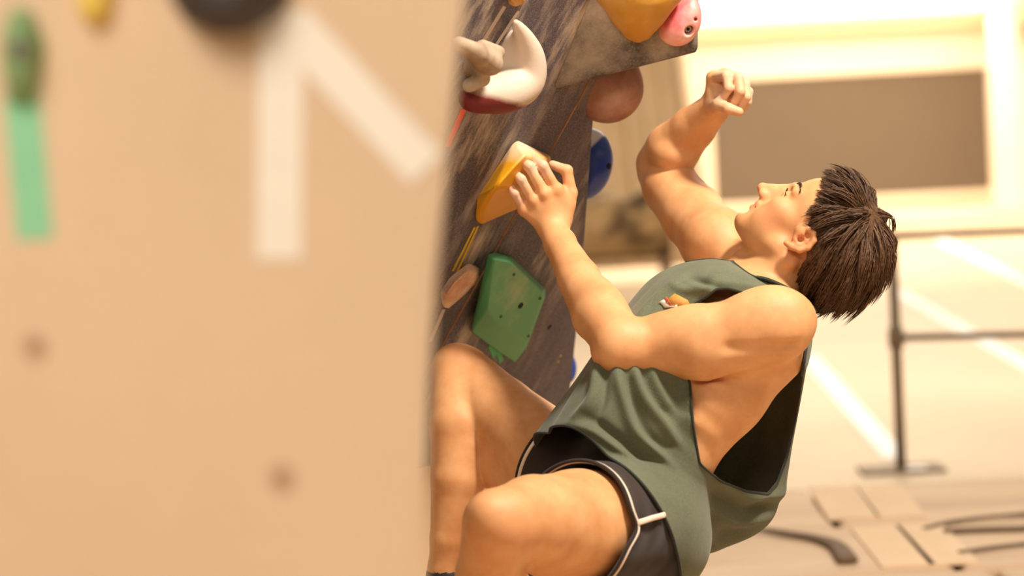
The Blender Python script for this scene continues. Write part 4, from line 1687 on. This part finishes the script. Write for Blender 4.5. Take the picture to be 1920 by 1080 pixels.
# a small V-notch at the outer seam of the left leg
q = proj(VS)
dl = dl + 0.018 * np.exp(-((q[:, 1] - 992) / 26.0) ** 2) * (VS[:, 2] > lh[2])
left_side = np.linalg.norm(VS - cs(1070, 985, 3.83), axis=1) < np.linalg.norm(VS - cs(1000, 815, 4.27), axis=1)
dr_ = (VS - rh) @ rt_
g = np.where(left_side, dl, dr_)
g = np.maximum(g, ((VS - waist) @ tup) - 0.0)
# thin wrinkles
VSn = VS.copy()
VS = VS + 0.0016 * np.sin((VS @ lt_)[:, None] * 130 + 40 * VS[:, 1:2]) * np.array([[0, 0.4, 0.9]])
VS2, TS2 = clip_tris(VS, TS, np.clip(g, -.05, .05))
shorts = link('shorts', mesh_np('shorts', c2w(VS2), TS2), M['shorts'], person)
shorts['label'] = 'charcoal athletic shorts with off-white piping'
sm = shorts.modifiers.new('cloth', 'SOLIDIFY')
sm.thickness = 0.0022
sm.offset = -1
for loop, closed in boundary_loops(TS2):
    if len(loop) < 40:
        continue
    P = SV2 = VS2[loop]
    if np.linalg.norm(P.mean(0) - waist) < 0.07:
        continue
    for _ in range(6):
        P = (np.roll(P, 1, 0) + P * 2 + np.roll(P, -1, 0)) / 4
    q = [P[0]]
    for p in P[1:]:
        if np.linalg.norm(p - q[-1]) > 0.004:
            q.append(p)
    q = np.array(q)
    V, F = tube_arrays(q, 0.0036, 6, closed)
    link('piping', mesh_np('piping', c2w(V), F), M['piping'], shorts)
    hn = hem_ln if P[:, 2].mean() > -4.1 else rt_
    V, F = tube_arrays(q + hn * 0.006, 0.0034, 6, closed)
    link('hem_binding', mesh_np('hem_binding', c2w(V), F), M['shorts'], shorts)


def snap_shorts(x, y, lift):
    qq = proj(VS2)
    d_ = np.hypot(qq[:, 0] - x, qq[:, 1] - y)
    k = np.where(d_ < 12)[0]
    if not len(k):
        k = np.argsort(d_)[:5]
    k = k[np.argmax(VS2[k, 2])]
    return cs(x, y, -VS2[k, 2] - lift)


P = np.array([snap_shorts(x, y, 0.0) for x, y in ((1190, 984), (1200, 979), (1212, 975), (1224, 971), (1236, 968), (1246, 965))])
P = spline(P, 24)
V, F = tube_arrays(P, 0.0046, 8, False, flat=((0.2, 0.1, 1.0), 0.22))
link('side_piping', mesh_np('side_piping', c2w(V), F), M['piping'], shorts)

# ------------------------------------------------------------------ tank top
def sag(px, py, off=0.0):
    """pixel -> camera-space point on the climber's mid plane"""
    r = np.array([(px - 960.0) / FPX, (540.0 - py) / FPX, -1.0])
    return r * ((tlat @ c_mid + off) / (tlat @ r))


rings = [  # front px, back px, near (left) px + depth, far half width
    ((1030, 812), (1205, 1095), (1165, 893, 3.93), .165),
    ((1062, 760), (1310, 1046), (1218, 850, 3.945), .165),
    ((1100, 700), (1425, 1000), (1272, 812, 3.97), .165),
    ((1146, 632), (1468, 935), (1310, 752, 4.0), .165),
    ((1190, 574), (1486, 830), (1352, 690, 4.01), .165),
    ((1238, 524), (1502, 730), (1395, 640, 4.0), .170),
    ((1290, 498), (1514, 640), (1440, 590, 3.96), .165),
    ((1338, 488), (1519, 592), (1456, 550, 4.00), .120),
    ((1366, 489), (1510, 570), (1448, 540, 4.045), .085),
    ((1376, 491), (1504, 563), (1436, 533, 4.062), .072),
]
rows = []
for f, b, n, w in rings:
    F3, B3, N3 = sag(*f), sag(*b), cs(*n)
    C3 = (F3 + B3) / 2
    rows.append(np.concatenate([C3, (F3 - B3) / 2, N3 - C3, tlat * w + tup * 0.0]))
NT, NS = 170, 240
Rr = spline(rows, NT)
ss = np.arange(NS) * 2 * math.pi / NS
ce, se = np.cos(ss), np.sin(ss)
pw_ = 2 / 1.95
cE, sE = np.sign(ce) * np.abs(ce) ** pw_, np.sign(se) * np.abs(se) ** pw_
SV = np.zeros((NT, NS, 3))
for j in range(NT):
    C3, fv, nv_, wv = Rr[j, :3], Rr[j, 3:6], Rr[j, 6:9], Rr[j, 9:12]
    side = np.where(sE[:, None] >= 0, sE[:, None] * nv_, -sE[:, None] * wv)
    SV[j] = C3 + cE[:, None] * fv + side
# outward normals
du = np.roll(SV, -1, 1) - np.roll(SV, 1, 1)
dv = np.gradient(SV, axis=0)
NN = np.cross(du, dv)
NN /= np.linalg.norm(NN, axis=2)[..., None] + 1e-9
cen = SV.mean(1, keepdims=True)
NN *= np.sign(((SV - cen) * NN).sum(2).mean())
flat = SV.reshape(-1, 3)
nf = NN.reshape(-1, 3)
near = np.tile(se, NT) > -0.25
pxs = proj(flat)
tcoord = np.repeat(np.linspace(0, 1, NT), NS)
scoord = np.tile(ss, NT)
disp = np.zeros(len(flat))
folds = [  # polyline px, width px, height m
    ([(1124, 672), (1119, 702), (1105, 757), (1050, 806)], 10, .012),
    ([(1142, 672), (1135, 697), (1128, 760), (1095, 800)], 8, -.010),
    ([(1157, 676), (1159, 705), (1168, 750), (1192, 813), (1244, 858), (1280, 905), (1303, 965)], 10, .014),
    ([(1178, 680), (1180, 720), (1192, 760), (1222, 824), (1270, 860)], 9, -.012),
    ([(1187, 680), (1190, 702), (1208, 747), (1243, 797), (1275, 850), (1295, 900)], 9, .013),
    ([(1208, 684), (1212, 712), (1235, 755), (1262, 795)], 8, -.010),
    ([(1222, 684), (1226, 712), (1240, 745), (1270, 790)], 8, .010),
    ([(1030, 796), (1090, 802), (1139, 826), (1217, 888), (1240, 952), (1246, 1030)], 8, .008),
    ([(1075, 770), (1130, 800), (1200, 860), (1250, 930), (1268, 1010)], 10, -.012),
    ([(1210, 830), (1255, 890), (1278, 955), (1285, 1050)], 10, .013),
    ([(1290, 800), (1290, 870), (1310, 940), (1350, 1010)], 10, -.013),
    ([(1278, 880), (1317, 969), (1345, 1030)], 9, .012),
    ([(1300, 850), (1345, 900), (1400, 930), (1450, 932), (1480, 900)], 8, .009),
    ([(1310, 900), (1360, 940), (1410, 955), (1470, 930)], 11, -.013),
    ([(1320, 940), (1380, 980), (1440, 965)], 9, .010),
    ([(1240, 520), (1290, 545), (1350, 512), (1390, 505)], 8, .005),
    ([(1285, 518), (1330, 533), (1380, 538), (1440, 556)], 7, -.010),
    ([(1310, 555), (1345, 532), (1410, 540), (1460, 560)], 6, .008),
    ([(1195, 600), (1260, 540), (1320, 500)], 7, -.006),
    ([(1180, 612), (1235, 556), (1300, 508)], 8, .006),
]
for pl, w, hgt in folds:
    disp += np.where(near, hgt, 0) * fold_at(pxs, pl, w)
# soft random rumples and vertical drapes on the loose back
disp += 0.0030 * np.sin(scoord * 9 + 5 * tcoord) * np.clip(1 - tcoord * 1.1, 0, 1)
disp += 0.0050 * np.sin(scoord * 14 + 2.0 + 3 * np.sin(4 * tcoord)) * np.clip((np.abs(scoord - math.pi) < 1.2), 0, 1) * np.clip(0.9 - tcoord, 0, 1)
flat = flat + nf * disp[:, None]


def grid_at(A, lo, h, P):
    q = (P - lo) / h
    i0 = np.floor(q).astype(int)
    ok = np.all((i0 >= 0) & (i0 < np.array(A.shape) - 1), axis=1)
    i0 = np.clip(i0, 0, np.array(A.shape) - 2)
    f = q - i0
    out = 0
    for dx in (0, 1):
        for dy in (0, 1):
            for dz in (0, 1):
                w = (f[:, 0] if dx else 1 - f[:, 0]) * (f[:, 1] if dy else 1 - f[:, 1]) * (f[:, 2] if dz else 1 - f[:, 2])
                out = out + w * A[i0[:, 0] + dx, i0[:, 1] + dy, i0[:, 2] + dz]
    return np.where(ok, out, 1.0)


# keep the cloth outside the torso and the shorts
rad_ = (SV - cen).reshape(-1, 3)
rad_ -= (rad_ @ tup)[:, None] * tup
rad_ /= np.linalg.norm(rad_, axis=1)[:, None] + 1e-9
wr = np.clip((tcoord - 0.72) / 0.1, 0, 1)[:, None]
pdir = nf * (1 - wr) + rad_ * wr
for _ in range(8):
    d1 = np.minimum(grid_at(torso_field, body_lo, body_h, flat) - 0.007, np.where(np.tile(se, NT) > 0.25, grid_at(fs.a, fs.lo, fs.h, flat) - 0.005, 1.0))
    push = np.clip(-d1, 0, 0.03) * np.where(np.tile(se, NT) > 0.1, 1.0, np.clip((0.80 - tcoord) / 0.1, 0, 1))
    pg = push.reshape(NT, NS)
    for _k in range(3):
        pg = np.maximum(pg, (np.roll(pg, 1, 1) + np.roll(pg, -1, 1) + np.roll(pg, 1, 0) + np.roll(pg, -1, 0)) / 4 * 0.9)
    flat = flat + pdir * pg.reshape(-1, 1)
gsm = flat.reshape(NT, NS, 3)
wt = np.clip((np.linspace(0, 1, NT) - 0.84) / 0.06, 0, 1)[:, None, None]
for _ in range(14):
    gsm = gsm + wt * 0.25 * (np.roll(gsm, 1, 1) + np.roll(gsm, -1, 1) - 2 * gsm)
for _ in range(2):
    gsm[1:-1] = 0.5 * gsm[1:-1] + 0.125 * (np.roll(gsm, 1, 1) + np.roll(gsm, -1, 1))[1:-1] + 0.125 * (gsm[2:] + gsm[:-2])
flat = gsm.reshape(-1, 3)
del torso_field
T = []
idx = np.arange(NT * NS).reshape(NT, NS)
a, b = idx[:-1, :], idx[1:, :]
a2, b2 = np.roll(a, -1, 1), np.roll(b, -1, 1)
T = np.vstack([np.stack([a, a2, b2], -1).reshape(-1, 3), np.stack([a, b2, b], -1).reshape(-1, 3)])
arm_near = [(1288, 578), (1327, 555), (1343, 542), (1366, 541), (1400, 550), (1440, 552), (1478, 553), (1502, 568), (1513, 592), (1514, 640), (1505, 700), (1492, 780), (1475, 860),
            (1458, 905), (1440, 926), (1400, 922), (1352, 903), (1312, 870), (1300, 800), (1293, 715), (1270, 650)]
arm_far = [(1300, 440), (1400, 440), (1440, 500), (1465, 560), (1440, 640), (1380, 680), (1320, 660), (1285, 560), (1285, 500)]
pxs = proj(flat)
S1 = pip_sd(pxs, arm_near)
S2 = pip_sd(pxs, arm_far)
sn = np.tile(se, NT)
g = np.where(sn > 0.02, -S1, np.where(sn < -0.35, -S2, -1e3))
g = np.where(sn > 0.02, g, np.maximum(g, -60.0))
SVc, STc = clip_tris(flat, T, np.clip(g, -40, 40))
me = mesh_np('tank_top', c2w(SVc), STc)
shirt = link('tank_top', me, M['shirt'], person)
shirt['label'] = 'loose dark green tank top with low-cut armholes'
sm = shirt.modifiers.new('cloth', 'SOLIDIFY')
sm.thickness = 0.0022
sm.offset = -1
for loop, closed in boundary_loops(STc):
    if len(loop) < 60:
        continue
    P = SVc[loop]
    for _ in range(3):
        P = (np.roll(P, 1, 0) + P * 2 + np.roll(P, -1, 0)) / 4 if closed else P
    # resample
    q = [P[0]]
    for p in P[1:]:
        if np.linalg.norm(p - q[-1]) > 0.004:
            q.append(p)
    V, F = tube_arrays(np.array(q), 0.0024, 6, closed)
    link('hem_band', mesh_np('hem_band', c2w(V), F), M['shirt_trim'], shirt)

# ribbed collar and chest print, following the cloth
nrm_map = nf


def on_shirt(x, y, lift=0.0015):
    d_ = np.hypot(pxs[:, 0] - x, pxs[:, 1] - y) + np.where((np.tile(se, NT) > -0.3) & (tcoord > 0.3), 0, 1e3)
    k = np.argsort(d_)[:6]
    w = 1 / (d_[k] + 0.3)
    return (flat[k] * w[:, None]).sum(0) / w.sum() + nf[k[0]] * lift


rows_c = [flat.reshape(NT, NS, 3)[j] + nf.reshape(NT, NS, 3)[j] * 0.0012 for j in range(NT - 14, NT)]
CV = np.vstack(rows_c)
ci = np.arange(14 * NS).reshape(14, NS)
a, b = ci[:-1], ci[1:]
CF = np.stack([a, np.roll(a, -1, 1), np.roll(b, -1, 1), b], -1).reshape(-1, 4)
cl = link('collar', mesh_np('collar', c2w(CV), CF), M['shirt_trim'], shirt)
cl.modifiers.new('thick', 'SOLIDIFY').thickness = 0.0025
for poly, mk in (([(1249, 566), (1266, 552), (1276, 556), (1290, 563), (1294, 570), (1288, 577), (1268, 576), (1256, 572)], 'print_tan'),
                 ([(1237, 567), (1246, 563), (1252, 568), (1258, 573), (1271, 572), (1270, 577), (1247, 578)], 'print_white'),
                 ([(1247, 560), (1251, 558), (1256, 567), (1262, 573), (1256, 574), (1250, 568)], 'print_red')):
    pts = [on_shirt(x, y, 0.0022 + 0.0004 * (mk != 'print_tan')) for x, y in poly]
    C3 = np.mean(pts, 0)
    V = [C3] + pts
    F = [(0, i + 1, (i + 1) % len(pts) + 1) for i in range(len(pts))]
    o = link('chest_print', mesh_np('chest_print', c2w(np.array(V)), F), M[mk], shirt)
    o.modifiers.new('thick', 'SOLIDIFY').thickness = 0.0006

# ------------------------------------------------------------------ climbing shoes and the footholds they stand on
for an, lab in ((LAN, 'black climbing shoe on the nearer foot'), (RAN, 'black climbing shoe on the farther foot')):
    heel = an - UPC * 0.05 - toe_dir * 0.025
    toe = an - UPC * 0.075 + toe_dir * 0.145
    fsn = Field(np.minimum(heel, toe) - .09, np.maximum(heel, toe) + .09, 0.003)
    sd = nrm(np.cross(UPC, toe_dir))
    fsn.cone(an - UPC * 0.012, heel, 0.037, 0.036, 0.01)
    fsn.cone(heel, an - UPC * 0.055 + toe_dir * 0.05, 0.036, 0.036, 0.012)
    fsn.cone(an - UPC * 0.058 + toe_dir * 0.05, toe, 0.036, 0.020, 0.01, (sd, 1.25))
    fsn.cone(an + UPC * 0.005, an + UPC * 0.06, 0.0325, 0.036, 0.0, sub=True)
    o = fobj('climbing_shoe', fsn, M['shoe'], person, 2)
    o['label'] = lab
    L0 = an - toe_dir * 0.036 - UPC * 0.015
    P = spline([L0 - sd * 0.010, L0 - sd * 0.012 + UPC * 0.018 - toe_dir * .006, L0 + UPC * 0.026 - toe_dir * .010, L0 + sd * 0.012 + UPC * 0.018 - toe_dir * .006, L0 + sd * 0.010], 16)
    V, F = tube_arrays(P, 0.0022, 6)
    link('pull_loop', mesh_np('pull_loop', c2w(V), F), M['loop'], o)
    tw = c2w(toe)
    kw = np.array([k0[0], k0[1], 0])
    dist = (tw - k0) @ kn           # distance from the kickboard face
    base = tw - kn * (dist + 0.02)
    sdw = R @ sd
    zt = tw[2] - 0.026
    pts = []
    big_ = 0.16 if dist > 0.2 else 0.055
    for t, r_ in ((0.0, big_), (dist + 0.035, 0.06 if dist > 0.2 else 0.03)):
        for sx in (-1, 1):
            for zq in (zt, zt - ((0.05 if big_ < 0.1 else 0.12) if t == 0 else 0.025)):
                p = base + kn * t + sdw * sx * r_
                pts.append(np.array([p[0], p[1], zq]))
    o = link('foothold', hull_mesh('foothold', pts, 0.006, 3), M['tufa'])
    tag(o, 'tan wedge foothold on the kickboard under the %s foot' % ('lower' if an is LAN else 'higher'), 'climbing hold')
